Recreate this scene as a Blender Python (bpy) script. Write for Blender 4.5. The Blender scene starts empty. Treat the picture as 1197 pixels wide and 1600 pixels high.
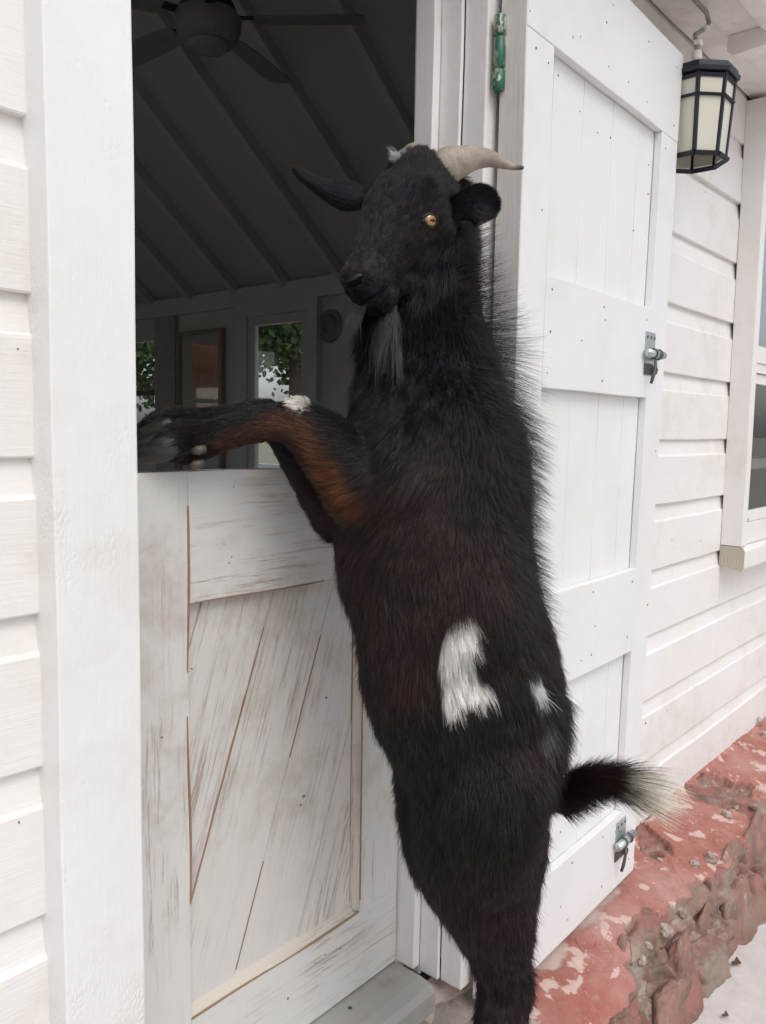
import bpy, bmesh, math, random
import numpy as np
from mathutils import Vector, Matrix
from mathutils.bvhtree import BVHTree
random.seed(7); rng = np.random.default_rng(7)
R = math.radians
sc = bpy.context.scene
COL = sc.collection

# ------------------------------------------------------------ camera, from the photograph's vanishing points
F = 1290.0
PP = (598.5, 800.0)
_w = np.array([1116., -112., F])
_vy = 12700.0
_v = np.array([(-F*F + 112*_vy)/1116, _vy, F])
AX = _w/np.linalg.norm(_w)
AZ = -_v/np.linalg.norm(_v)
AY = np.cross(AZ, AX)
RC = np.array([AX, AY, AZ])              # world = RC @ (right, down, forward)
def ray(px, py): return RC @ np.array([px-PP[0], py-PP[1], F])
def onX(px, py, x): r = ray(px, py); return r*(x/r[0])
def onY(px, py, y): r = ray(px, py); return r*(y/r[1])
def onZ(px, py, z): r = ray(px, py); return r*(z/r[2])
def at(px, py, d): return RC @ (np.array([px-PP[0], py-PP[1], F])*(d/F))
cam = bpy.data.cameras.new('camera'); camo = bpy.data.objects.new('camera', cam); COL.objects.link(camo)
M = Matrix.Identity(4)
for i in range(3):
    M[i][0] = RC[i][0]; M[i][1] = -RC[i][1]; M[i][2] = -RC[i][2]
camo.matrix_world = M
cam.sensor_fit = 'VERTICAL'; cam.sensor_height = 36; cam.lens = F/1600*36
cam.clip_start = .02; cam.clip_end = 2000
sc.camera = camo

# ------------------------------------------------------------ sky and sun (bright overcast)
SUN_EL, SUN_AZ = 55, 203                  # azimuth measured from +Y clockwise
world = bpy.data.worlds.new('World'); sc.world = world; world.use_nodes = True
nt = world.node_tree; bg = nt.nodes['Background']
sky = nt.nodes.new('ShaderNodeTexSky'); sky.sky_type = 'NISHITA'; sky.sun_disc = False
sky.sun_elevation = R(SUN_EL); sky.sun_rotation = R(SUN_AZ); sky.air_density = 1.0; sky.dust_density = 3.0; sky.ozone_density = 1.0
hs = nt.nodes.new('ShaderNodeHueSaturation'); hs.inputs['Saturation'].default_value = .38
nt.links.new(sky.outputs[0], hs.inputs['Color']); nt.links.new(hs.outputs[0], bg.inputs['Color'])
bg.inputs['Strength'].default_value = .15
sl = bpy.data.lights.new('sun', 'SUN'); sl.energy = .6; sl.angle = R(35); sl.color = (1, .975, .945)
so = bpy.data.objects.new('sun', sl); COL.objects.link(so)
az, el = R(SUN_AZ), R(SUN_EL)
sdv = Vector((math.sin(az)*math.cos(el), math.cos(az)*math.cos(el), math.sin(el)))
so.rotation_euler = sdv.to_track_quat('Z', 'Y').to_euler()
sc.view_settings.view_transform = 'Standard'; sc.view_settings.look = 'None'
sc.view_settings.exposure = 0.30; sc.view_settings.gamma = 1
sc.render.engine = 'CYCLES'
sc.cycles.use_denoising = True
sc.cycles.max_bounces = 8; sc.cycles.diffuse_bounces = 5; sc.cycles.transparent_max_bounces = 16
sc.cycles.sample_clamp_indirect = 8

# ------------------------------------------------------------ helpers: objects
def link(name, me, mat=None, parent=None):
    o = bpy.data.objects.new(name, me); COL.objects.link(o)
    if mat:
        for m_ in (mat if isinstance(mat, (list, tuple)) else [mat]): me.materials.append(m_)
    if parent is not None:
        o.parent = parent
        o.matrix_parent_inverse = Matrix.Translation(-parent_world(parent))
    return o
def parent_world(p):
    v = Vector(p.location)
    if p.parent is not None: pass            # parts of parts: parts sit at the world origin, see link()
    return v if p.parent is None else Vector((0, 0, 0))
def thing(name, label, cat, loc, group=None):
    o = bpy.data.objects.new(name, None); COL.objects.link(o); o.location = Vector([float(c) for c in loc])
    o['label'] = label; o['category'] = cat
    if group: o['group'] = group
    o.empty_display_size = .1
    return o
def struct(o): o['kind'] = 'structure'; return o
class MB:
    """collects shapes into one mesh"""
    def __init__(s): s.bm = bmesh.new()
    def _post(s, old, bev=0, cuts=0, wob=0, seed=0):
        bm = s.bm
        new = lambda: [v for v in bm.verts if v not in old]
        if cuts:
            es = list({e for v in new() for e in v.link_edges})
            L = [(e.verts[0].co-e.verts[1].co).length for e in es]; mx = max(L)
            bmesh.ops.subdivide_edges(bm, edges=[e for e, l in zip(es, L) if l > mx*.9], cuts=cuts, use_grid_fill=True)
        if bev:
            es = {e for v in new() for e in v.link_edges if e.calc_face_angle(0) > .6}
            bmesh.ops.bevel(bm, geom=list(es), offset=bev, segments=2, profile=.6, affect='EDGES')
        if wob:
            for v in new():
                c = v.co*9
                v.co.x += wob*math.sin(c.z*1.3+seed+c.y*2); v.co.y += wob*.6*math.sin(c.x*2.1+c.z*1.7+seed*2); v.co.z += wob*math.sin(c.x*1.7+seed*3)
    def box(s, x0, x1, y0, y1, z0, z1, bev=0, cuts=0, wob=0, shear=0, taper=None):
        bm = s.bm; old = set(bm.verts)
        co = [(x, y, z) for x in (x0, x1) for y in (y0, y1) for z in (z0, z1)]
        vs = [bm.verts.new(c) for c in co]
        idx = [(0, 1, 3, 2), (4, 6, 7, 5), (0, 4, 5, 1), (2, 3, 7, 6), (0, 2, 6, 4), (1, 5, 7, 3)]
        fs = [bm.faces.new([vs[i] for i in f]) for f in idx]
        s._post(old, bev, cuts, wob, seed=x0*7+z0*3)
    def prism(s, pts, axis, a0, a1, bev=0):
        """polygon pts (2D in the other two axes, in order) extruded along axis"""
        bm = s.bm; old = set(bm.verts)
        def mk(p, a):
            if axis == 'x': return (a, p[0], p[1])
            if axis == 'y': return (p[0], a, p[1])
            return (p[0], p[1], a)
        A = [bm.verts.new(mk(p, a0)) for p in pts]; B = [bm.verts.new(mk(p, a1)) for p in pts]
        n = len(pts)
        fs = [bm.faces.new(A[::-1]), bm.faces.new(B)]
        for i in range(n): fs.append(bm.faces.new([A[i], A[(i+1) % n], B[(i+1) % n], B[i]]))
        if bev: s._post(old, bev)
    def rings(s, rings, cap=True, smooth=True):
        bm = s.bm
        V = [[bm.verts.new([float(c) for c in p]) for p in r] for r in rings]
        n = len(V[0])
        for a, b in zip(V[:-1], V[1:]):
            for i in range(n):
                f = bm.faces.new([a[i], a[(i+1) % n], b[(i+1) % n], b[i]]); f.smooth = smooth
        if cap:
            f = bm.faces.new(V[0][::-1]); f.smooth = smooth
            f = bm.faces.new(V[-1]); f.smooth = smooth
    def tube(s, pts, rad, n=12, smooth=True):
        pts = [np.array(p, float) for p in pts]
        rad = rad if hasattr(rad, '__len__') else [rad]*len(pts)
        up = np.array([.3, .2, .9]); rr = []
        for i, p in enumerate(pts):
            t = pts[min(i+1, len(pts)-1)]-pts[max(i-1, 0)]; t = t/np.linalg.norm(t)
            u = np.cross(t, up); u /= np.linalg.norm(u); w_ = np.cross(u, t); up = w_
            rr.append([p+rad[i]*(math.cos(a)*u+math.sin(a)*w_) for a in np.linspace(0, 2*math.pi, n, endpoint=False)])
        s.rings(rr, smooth=smooth)
    def build(s, name, mat, parent=None, smooth=None, fix=True):
        if fix: bmesh.ops.recalc_face_normals(s.bm, faces=s.bm.faces)
        me = bpy.data.meshes.new(name); s.bm.to_mesh(me); s.bm.free()
        if smooth: me.polygons.foreach_set('use_smooth', [True]*len(me.polygons))
        return link(name, me, mat, parent)
def grid_mesh(name, P, mat, parent=None, smooth=True):
    nu, nv = P.shape[:2]
    me = bpy.data.meshes.new(name)
    idx = np.arange(nu*nv).reshape(nu, nv)
    f = np.stack([idx[:-1, :-1], idx[1:, :-1], idx[1:, 1:], idx[:-1, 1:]], -1).reshape(-1, 4)
    me.vertices.add(nu*nv); me.vertices.foreach_set('co', P.reshape(-1).astype(np.float32))
    me.loops.add(f.size); me.loops.foreach_set('vertex_index', f.reshape(-1).astype(np.int32))
    me.polygons.add(len(f)); me.polygons.foreach_set('loop_start', np.arange(0, f.size, 4, dtype=np.int32))
    me.update(calc_edges=True); me.validate()
    me.polygons.foreach_set('use_smooth', [smooth]*len(me.polygons))
    return link(name, me, mat, parent)

# ------------------------------------------------------------ helpers: numpy noise
def _hash(i, j, k, s=0):
    h = (i*374761393 + j*668265263 + k*2147483647 + s*1274126177) & 0xffffffff
    h = ((h ^ (h >> 13))*1274126177) & 0xffffffff
    return ((h ^ (h >> 16)) & 0xffffff)/float(0xffffff)
def vnoise(P, s=0):
    P = np.asarray(P, float); I = np.floor(P).astype(np.int64); f = P-I; f = f*f*(3-2*f); r = 0
    for a in (0, 1):
        for b in (0, 1):
            for c in (0, 1):
                w_ = (f[..., 0] if a else 1-f[..., 0])*(f[..., 1] if b else 1-f[..., 1])*(f[..., 2] if c else 1-f[..., 2])
                r = r + w_*_hash(I[..., 0]+a, I[..., 1]+b, I[..., 2]+c, s)
    return r
def fbm(P, o=4, s=0):
    r = 0; a = .5; t = 0; P = np.asarray(P, float)
    for k in range(o): r = r+a*vnoise(P*2**k, s+k*17); t += a; a *= .5
    return r/t
def voro(P, s=0):
    P = np.asarray(P, float); I = np.floor(P).astype(np.int64)
    d1 = np.full(P.shape[:-1], 9.); d2 = d1.copy(); idc = np.zeros(P.shape[:-1])
    for a in (-1, 0, 1):
        for b in (-1, 0, 1):
            for c in (-1, 0, 1):
                J = I+np.array([a, b, c]); h = [_hash(J[..., 0], J[..., 1], J[..., 2], s+q) for q in (0, 5, 11)]
                q = J+.15+.7*np.stack(h, -1); d = np.linalg.norm(q-P, axis=-1)
                m = d < d1; d2 = np.where(m, d1, np.minimum(d2, d)); idc = np.where(m, h[0]*7 % 1, idc); d1 = np.where(m, d, d1)
    return d1, d2, idc
def vcentre(P, s=0):
    P = np.asarray(P, float); I = np.floor(P).astype(np.int64); d1 = np.full(len(P), 9.); C = P.copy(); H_ = np.zeros(len(P))
    for a in (-1, 0, 1):
        for b in (-1, 0, 1):
            for c in (-1, 0, 1):
                J = I+np.array([a, b, c]); h = np.stack([_hash(J[:, 0], J[:, 1], J[:, 2], s+q) for q in (0, 5, 11)], -1)
                q = J+h; d = np.linalg.norm(q-P, axis=-1); m = d < d1
                d1 = np.where(m, d, d1); C = np.where(m[:, None], q, C); H_ = np.where(m, (h[:, 0]*13.7) % 1, H_)
    return C, H_
def sstep(a, b, x): t = np.clip((x-a)/(b-a), 0, 1); return t*t*(3-2*t)

# ------------------------------------------------------------ helpers: materials
class N:
    def __init__(s, name, rough=.5):
        s.m = bpy.data.materials.new(name); s.m.use_nodes = True; s.t = s.m.node_tree
        s.b = s.t.nodes['Principled BSDF']; s.b.inputs['Roughness'].default_value = rough
    def n(s, kind, **kw):
        nd = s.t.nodes.new('ShaderNode'+kind)
        for k, v in kw.items():
            if hasattr(nd, k): setattr(nd, k, v)
        return nd
    def l(s, a, b): s.t.links.new(a, b)
    def coord(s, scale=(1, 1, 1), rot=(0, 0, 0)):
        tc = s.n('TexCoord'); mp = s.n('Mapping'); mp.inputs['Scale'].default_value = scale; src = tc.outputs['Object']
        if any(rot): m0 = s.n('Mapping'); m0.inputs['Rotation'].default_value = rot; s.l(src, m0.inputs['Vector']); src = m0.outputs[0]
        s.l(src, mp.inputs['Vector']); return mp.outputs[0]
    def noise(s, scale, vec, detail=4, rough=.55, dist=0):
        nd = s.n('TexNoise'); nd.inputs['Scale'].default_value = scale; nd.inputs['Detail'].default_value = detail
        nd.inputs['Roughness'].default_value = rough; nd.inputs['Distortion'].default_value = dist; s.l(vec, nd.inputs['Vector']); return nd.outputs['Fac']
    def vor(s, scale, vec, feature='F1'):
        nd = s.n('TexVoronoi', feature=feature); nd.inputs['Scale'].default_value = scale; s.l(vec, nd.inputs['Vector']); return nd.outputs['Distance']
    def ramp(s, fac, stops):
        nd = s.n('ValToRGB'); e = nd.color_ramp.elements
        while len(e) < len(stops): e.new(.5)
        for q, (p, c) in zip(e, stops): q.position = p; q.color = (c, c, c, 1) if not hasattr(c, '__len__') else (*c, 1)
        s.l(fac, nd.inputs[0]); return nd.outputs[0]
    def mix(s, fac, a, b, blend='MIX'):
        nd = s.n('Mix', data_type='RGBA', blend_type=blend)
        for v, i in ((fac, 0), (a, 6), (b, 7)):
            if hasattr(v, 'links'): s.l(v, nd.inputs[i])
            else: nd.inputs[i].default_value = v if i == 0 else (*v, 1)
        return nd.outputs[2]
    def math(s, op, a, b=0):
        nd = s.n('Math', operation=op)
        for v, i in ((a, 0), (b, 1)):
            if hasattr(v, 'links'): s.l(v, nd.inputs[i])
            else: nd.inputs[i].default_value = v
        return nd.outputs[0]
    def col(s, c):
        if hasattr(c, 'links'): s.l(c, s.b.inputs['Base Color'])
        else: s.b.inputs['Base Color'].default_value = (*c, 1)
        return s
    def bump(s, h, strength=.3, dist=.002):
        nd = s.n('Bump'); nd.inputs['Strength'].default_value = strength; nd.inputs['Distance'].default_value = dist
        s.l(h, nd.inputs['Height'])
        prev = s.b.inputs['Normal'].links
        if prev: s.l(prev[0].from_socket, nd.inputs['Normal'])
        s.l(nd.outputs[0], s.b.inputs['Normal']); return s
def gscale(axis, a, b): return tuple(a if i == axis else b for i in range(3))
def paint(name, base=(.80, .79, .775), axis=2, dirt=.25, grain=.35, rough=.42, wear=0.0, rot=(0, 0, 0), dents=.5, dirtcol=(.48, .40, .31)):
    m = N(name, rough)
    long = m.coord(gscale(axis, 1.2, 26), rot); o = m.coord()
    g1 = m.noise(6, long, 6, .65, .4); g2 = m.noise(22, long, 4, .6)
    big = m.noise(2.3, o, 5, .6); mid = m.noise(14, o, 6, .65)
    c = m.mix(m.ramp(big, [(.35, 0), (.7, 1)]), base, tuple(x*.93 for x in (base[0], base[1]*.99, base[2]*.965)))
    d = m.math('MULTIPLY', m.ramp(m.math('MULTIPLY', big, mid), [(.27, 0), (.42, 1)]), dirt)
    c = m.mix(d, c, dirtcol)
    sp = m.ramp(m.vor(55, o), [(.035, 1), (.06, 0)])
    c = m.mix(m.math('MULTIPLY', sp, m.ramp(mid, [(.5, 0), (.62, .55*min(1, dirt*2.5))])), c, (.16, .11, .08))
    if wear:
        st = m.noise(9, m.coord(gscale(axis, .55, 9), rot), 8, .72, .25)
        fine = m.noise(30, m.coord(gscale(axis, .35, 8), rot), 3, .7)
        wm = m.math('MULTIPLY', m.ramp(st, [(.60-.10*wear, 0), (.68-.08*wear, 1)]), m.ramp(fine, [(.44, 0), (.58, 1)]))
        wm = m.math('MULTIPLY', wm, m.ramp(m.noise(3.1, o, 3), [(.38, .12), (.56, 1)]))
        c = m.mix(m.math('MULTIPLY', wm, .62), c, (.26, .145, .08))
        gm = m.ramp(m.noise(5, m.coord(gscale(axis, .9, 3), rot), 6, .7), [(.5, 0), (.75, .35)])
        c = m.mix(gm, c, (.54, .50, .44))
        m.bump(wm, .5, -.0012)
    m.col(c)
    m.bump(g1, grain, .0016); m.bump(g2, grain*.7, .0006)
    if dents:
        dn = m.ramp(m.vor(17, m.coord((1, 1, .7))), [(.0, 0), (.09, 1)])
        m.bump(m.mix(m.ramp(m.noise(5, o), [(.45, 0), (.55, 1)]), (1, 1, 1), dn), dents, .0015)
        m.bump(m.noise(60, o, 3), .15, .0008)
    rr = m.ramp(big, [(.3, rough-.07), (.7, rough+.12)]); m.l(rr, m.b.inputs['Roughness'])
    return m.m
def crackle(mat):
    m = N.__new__(N); m.m = mat; m.t = mat.node_tree; m.b = m.t.nodes['Principled BSDF']; o = m.coord()
    mk = m.ramp(m.noise(4.5, o, 3), [(.52, 0), (.60, 1)]); cr = m.vor(150, m.coord((1, 1, .5)), 'DISTANCE_TO_EDGE')
    m.bump(m.mix(mk, (1, 1, 1), m.ramp(cr, [(0, 0), (.25, 1)])), .5, .001)
    sp = m.ramp(m.vor(38, m.coord((1, 1, .8))), [(.05, 0), (.16, 1)]); m.bump(m.mix(m.ramp(m.noise(9, o), [(.48, 0), (.54, 1)]), (1, 1, 1), sp), .3, .0015)
    m.bump(m.noise(28, o, 6, .7), .5, .002)
def plain(name, c, rough=.5, metal=0, bump=0, scale=60, var=.12, spec=None):
    m = N(name, rough); o = m.coord()
    n_ = m.noise(scale*.3, o, 5)
    m.col(m.mix(m.ramp(n_, [(.3, 0), (.7, 1)]), tuple(x*(1-var) for x in c), tuple(min(1, x*(1+var)) for x in c)))
    m.b.inputs['Metallic'].default_value = metal
    if bump: m.bump(m.noise(scale, o, 4), bump, .001)
    if spec is not None: m.b.inputs['Specular IOR Level'].default_value = spec
    return m.m
def glassmat(name, tint=(.97, .985, .98), refl=.12):
    m = N(name); t = m.t; out = t.nodes['Material Output']
    tr = m.n('BsdfTransparent'); tr.inputs[0].default_value = (*tint, 1)
    gl = m.n('BsdfGlossy'); gl.inputs['Roughness'].default_value = .02
    fr = m.n('LayerWeight'); fr.inputs['Blend'].default_value = .5
    mx = m.n('MixShader'); m.l(m.math('ADD', m.math('MULTIPLY', m.math('POWER', fr.outputs['Facing'], 4), .8), .04+refl*.3), mx.inputs[0]); m.l(tr.outputs[0], mx.inputs[1]); m.l(gl.outputs[0], mx.inputs[2])
    m.l(mx.outputs[0], out.inputs['Surface']); t.nodes.remove(m.b)
    return m.m

WHITE = (.82, .80, .785)
P_x = paint('white_paint_horizontal', WHITE, 0, .22, grain=.5)
P_z = paint('white_paint_vertical', WHITE, 2, .18)
P_post = paint('thick_white_paint_post', (.84, .835, .825), 2, .12, grain=.4, dents=.3)
crackle(P_post)
P_jamb = paint('white_paint_jamb', (.86, .84, .83), 2, .2, grain=.5)
P_leaf_z = paint('white_paint_leaf_stiles', (.80, .80, .80), 2, .08, grain=.22, dents=.3)
P_leaf_x = paint('white_paint_leaf_rails', (.80, .80, .80), 0, .08, grain=.22, dents=.3)
P_eave = paint('white_paint_eave', (.88, .85, .82), 0, .35)
W_z = paint('worn_paint_stile', (.72, .71, .69), 2, .38, wear=.8, dirtcol=(.35, .25, .17))
W_x = paint('worn_paint_rail', (.72, .71, .69), 0, .38, wear=1.0, dirtcol=(.35, .25, .17))
TILT = math.atan2(.2, .62)
W_d = paint('worn_paint_planks', (.70, .685, .66), 2, .38, wear=1.5, rot=(0, -TILT, 0), dirtcol=(.35, .25, .17))
WOOD = paint('bare_wood_edge', (.33, .215, .135), 2, .8, grain=.8, dirtcol=(.2, .12, .07))
SEAM = plain('dark_seam', (.06, .045, .035), .9)
ZINC = plain('galvanised_steel', (.55, .60, .60), .32, .9, .1, 150)
STEEL = plain('dark_aged_steel', (.13, .12, .11), .5, .7, .2, 150)
NAIL = plain('nail_head', (.22, .19, .17), .7, .3)

# ============================================================ THE HOUSE
DW, DD = 1.0, 1.09                         # wall plane and stable-door plane (metres from the camera, +Y is into the wall)
Z0 = -1.2325; PITCH = .2025
house = thing('wooden_house', 'white clapboard house wall with rafters inside, around the doorway and window', 'house', (2, 1.1, Z0))
# --- drop siding: one extruded profile per stretch
def siding(name, x0, x1, zt, nx, dz=0.0):
    prof = []; k = 0
    z = Z0
    while z < zt:
        t_ = math.sin(k*2.3)*.0015
        j = .0035*math.sin(k*5.1)
        zb = z+j
        prof += [(DW+.013, zb+.0005), (DW+.0015+t_, zb+.0005), (DW+t_, zb+.003), (DW+t_*.5, zb+.08), (DW+t_, zb+.146),
                 (DW+.0022, zb+.1495), (DW+.0052, zb+.153), (DW+.0065, zb+.160), (DW+.013, z+PITCH)]
        z += PITCH; k += 1
    prof = np.array(prof); xs = np.linspace(x0, x1, nx)
    P = np.zeros((nx, len(prof), 3)); P[..., 0] = xs[:, None]; P[..., 1] = prof[None, :, 0]; P[..., 2] = prof[None, :, 1]
    kk = np.floor((P[..., 2]-Z0+.01)/PITCH)
    Q = np.stack([P[..., 0]*3, kk*3.3, np.zeros_like(kk)], -1)
    P[..., 2] += (fbm(Q, 3, 3)-.5)*.006
    P[..., 1] += (fbm(Q*np.array([.6, 1, 1])+9, 3, 4)-.5)*.004
    P[..., 2] += dz
    return grid_mesh(name, P, P_x, house, smooth=False)
siding('siding', 1.43, 3.055, 1.1, 270)
siding('siding', -.5, .52, 1.9, 80, -.024)
siding('siding', 4.021, 6.6, 1.1, 60)
m = MB(); m.box(3.06, 4.0, 1.0262, 1.03, Z0, -.40); m.build('siding', P_x, house)
# same boards continue under the window
siding('siding', 3.056, 4.02, -.45, 60)
# solid wall body behind, door and window openings, unseen left one added for light
body = paint('inner_wall_paint', (.62, .61, .59), 2, .25)
m = MB()
for a in ((-2.6, -2.0, -1.2, 4.2), (-.5, .60, -1.2, 4.2), (1.44, 3.10, -1.2, 4.2), (3.97, 6.6, -1.2, 4.2)): m.box(a[0], a[1], 1.029, 1.15, a[2], a[3])
m.box(-2.0, -.5, 1.029, 1.15, 1.2, 4.2); m.box(-2.0, -.5, 1.029, 1.15, -1.2, -.6); m.box(.60, 1.44, 1.029, 1.15, .97, 4.2); m.box(3.10, 3.97, 1.029, 1.15, -1.2, -.35); m.box(3.10, 3.97, 1.029, 1.15, 1.1, 4.2)
m.build('wall', body, house)
# --- doorway: left post (casing), jamb steps on the right, head
m = MB(); m.box(.497, .6145, .955, 1.03, -1.22, 1.6, .0025, 40, .0007); m.build('post', P_post, house)
m = MB(); m.box(.600, .6135, 1.03, 1.088, -1.2, 1.6, .002, 20, .0005); m.build('jamb', P_jamb, house)
def jambpiece(x0, x1, y0, y1, z0=-1.178, bev=.002, mat=None, z1=.97, w=.0008):
    m = MB(); m.box(x0, x1, y0, y1, z0, z1, bev, 40, w); m.build('jamb', mat or P_jamb, house)
jambpiece(1.340, 1.3615, 1.041, 1.086, -1.176)
jambpiece(1.3625, 1.372, .992, 1.041, -1.19)
jambpiece(1.363, 1.45, 1.0415, 1.085, -1.2)
jambpiece(1.373, 1.412, .938, .9915, -1.195, .003)
jambpiece(1.413, 1.47, .945, .999, -1.2)
jambpiece(1.415, 1.46, 1.086, 1.148, -1.2)
jambpiece(1.3405, 1.46, 1.0865, 1.125, -1.2, z1=-.09)
m = MB(); m.box(.6, 1.46, .95, 1.149, .972, 1.1, .002); m.build('door_head', P_jamb, house)
# --- eave: bed board, beam, soffit boards, fascia, rafter tails
m = MB(); m.box(1.0, 6.6, .902, 1.0, 1.152, 1.40, .003, 60, .001); m.build('eave_beam', P_eave, house)
m = MB(); m.box(1.0, 6.6, .802, .9015, 1.143, 1.16, .002, 60, .001); m.build('soffit', P_eave, house)
m = MB(); m.box(1.0, 6.6, .745, .8015, 1.128, 1.20, .004, 60, .001); m.build('fascia', P_eave, house)
for x in (1.32, 1.94, 2.56, 3.18, 3.8, 4.42):
    m = MB(); m.prism([(.8995, 1.142), (.8995, 1.10), (.88, 1.085), (.79, 1.092), (.79, 1.142)], 'x', x-.022, x+.022, .003); m.build('rafter_tail', P_eave, house)
roofm = plain('roof_sheet', (.25, .12, .09), .6)
m = MB(); m.prism([(.70, 1.205), (1.2, 1.55), (1.2, 1.58), (.70, 1.235)], 'x', .9, 6.7); m.build('roof', roofm, house)

# --- room inside
XE, YB = 4.1, 8.0
RM = paint('room_wall_paint', (.62, .62, .63), 2, .15); RC_ = paint('room_ceiling_boards', (.50, .50, .51), 0, .15)
m = MB()
def holes(m, fixed, a0, a1, z0, z1, hs_, t=.12, axis='x'):
    cuts = sorted(hs_); cur = a0
    def bx(p, q, r, s_):
        if axis == 'x': m.box(fixed, fixed+t, p, q, r, s_)
        else: m.box(p, q, fixed, fixed+t, r, s_)
    for (h0, h1, hz0, hz1) in cuts:
        bx(cur, h0, z0, z1); bx(h0, h1, z0, hz0); bx(h0, h1, hz1, z1); cur = h1
    bx(cur, a1, z0, z1)
holes(m, XE, 1.15, YB, -1.17, 1.05, [(4.23, 4.95, -1.16, .85), (6.05, 7.0, -.25, .80)])
m.build('end_wall', RM, house)
m = MB(); holes(m, YB, -2.6, 4.1, -1.17, 4.2, [(-1.8, .2, -.5, 1.0), (.9, 2.3, -.3, 1.0)], axis='y'); m.build('back_wall', RM, house)  # first opening is unseen, added to bring daylight into the room
m = MB(); holes(m, -2.6, 1.15, YB, -1.17, 1.05, [(1.6, 3.4, -.4, .8), (4.2, 6.0, -.4, .8)]); m.build('side_wall', RM, house)  # both openings are unseen, added to brighten the interior
floor_m = paint('room_floor_boards', (.46, .44, .41), 1, .3)
m = MB(); m.box(-2.6, 4.22, 1.151, YB+.1, -1.28, -1.17); m.build('room_floor', floor_m, house)
RS = .81; XR = .75; RF_ = paint('rafter_paint', (.55, .55, .56), 1, .15); ZR = 1.03+(XE-XR)*RS
m = MB()
m.prism([(XE+.3, 1.03-.3*RS), (XR, ZR), (XR, ZR+.06), (XE+.3, 1.09-.3*RS)], 'y', 1.15, YB+.1)
m.build('ceiling', RC_, house)
m = MB()
m.prism([(XR, ZR), (-2.9, 1.03-.3*RS), (-2.9, 1.10-.3*RS), (XR, ZR+.06)], 'y', 1.15, YB+.1)
m.build('ceiling', RC_, house)
for k in range(12):
    y = 1.72+.5447*k
    if y > 7.9: break
    m = MB(); m.prism([(XE-.001, 1.025), (XR+.02, ZR-.004), (XR+.02, ZR-.10), (XE-.001, .94)], 'y', y-.025, y+.025, .002); m.build('rafter', RF_, house)
m = MB(); m.box(XE-.05, XE-.001, 1.2, 7.99, .885, 1.015, .003); m.build('wall_plate', RM, house)
m = MB(); m.box(XE-.04, XE-.001, 5.76, 6.04, -1.16, .884, .003); m.build('wall_post', plain('shaded_post_paint', (.40, .38, .36), .6), house)
m = MB(); m.box(XR-.06, XR+.06, 1.16, 7.99, ZR-.2, ZR-.02); m.build('ridge_beam', RM, house)

# --- glazed door in the end wall
G = glassmat('window_glass')
gd = thing('glazed_door', 'white glazed door in the far room wall with tree and bright sky beyond', 'door', (4.05, 4.6, -1.16))
FR = paint('interior_frame_paint', (.60, .60, .60), 2, .1)
m = MB()
for a in ((4.19, 4.265, -1.15, .80), (4.765, 4.84, -1.15, .80), (4.2655, 4.7645, -1.15, -.75), (4.2655, 4.7645, .735, .80)):
    m.box(4.06, 4.10, a[0], a[1], a[2], a[3], .002)
m.build('door_frame', FR, gd)
m = MB()
for a in ((4.10, 4.188, -1.16, .884), (4.842, 4.97, -1.16, .884), (4.1885, 4.8415, .802, .884)):
    m.box(4.045, 4.0985, a[0], a[1], a[2], a[3], .003)
m.build('door_casing', RM, gd)
m = MB(); m.box(4.075, 4.079, 4.266, 4.764, -.749, .734); m.build('pane', G, gd)
# --- sash window in the end wall, far left
iw = thing('sash_window', 'far interior sash window with a dark glazing bar at the left edge of the doorway view', 'window', (4.1, 6.5, -.25))
m = MB()
for a in ((6.05, 6.09, -.25, .80), (6.96, 7.0, -.25, .80), (6.0905, 6.9595, .70, .80), (6.0905, 6.9595, -.25, -.19)):
    m.box(4.09, 4.13, a[0], a[1], a[2], a[3], .002)
m.build('window_frame', FR, iw)
m = MB(); m.box(4.10, 4.125, 6.091, 6.959, .245, .285); m.build('glazing_bar', plain('dark_bar_paint', (.12, .12, .12), .5), iw)
m = MB(); m.box(4.108, 4.112, 6.091, 6.959, -.189, .2449); m.build('pane', G, iw)
m = MB(); m.box(4.108, 4.112, 6.091, 6.959, .2851, .699); m.build('pane', G, iw)
# --- framed mirror
mi = thing('mirror', 'tall brown-framed mirror on the far room wall reflecting an orange shutter', 'mirror', (4.07, 5.43, -.6))
brown = paint('mirror_frame_wood', (.32, .25, .20), 2, .2)
m = MB()
for a in ((5.15, 5.19, -.6, .745), (5.705, 5.73, -.6, .745), (5.1905, 5.7045, .715, .745), (5.1905, 5.7045, -.6, -.57)):
    m.box(4.055, 4.095, a[0], a[1], a[2], a[3], .004)
m.build('frame', brown, mi)
mm = N('silvered_glass', .03); mm.col((.75, .77, .77)); mm.b.inputs['Metallic'].default_value = 1
m = MB(); m.box(4.075, 4.09, 5.191, 5.704, -.569, .714); m.build('mirror_glass', mm.m, mi)
# --- window with an orange board shutter in the back wall (what the mirror shows)
bw = thing('back_window', 'white window with glazing bar and orange board shutter seen in the mirror', 'window', (1.6, YB, -.3))
m = MB()
for a in ((.9, .95, -.3, 1.0), (2.25, 2.3, -.3, 1.0), (1.57, 1.63, -.24, .94), (.951, 2.249, .94, 1.0), (.951, 2.249, -.3, -.24), (.951, 1.569, .26, .31), (1.631, 2.249, .26, .31)):
    m.box(a[0], a[1], YB+.02, YB+.07, a[2], a[3])
m.build('window_frame', FR, bw)
m = MB(); m.box(.951, 2.249, YB+.045, YB+.049, -.239, .939); m.build('pane', G, bw)
orange = paint('orange_stained_boards', (.62, .26, .09), 2, .3)
m = MB()
for k in range(7): m.box(1.60+k*.12, 1.715+k*.12, YB+.3, YB+.33, -.35, 1.1, .003)
m.build('board_shutter', orange, bw)
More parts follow.
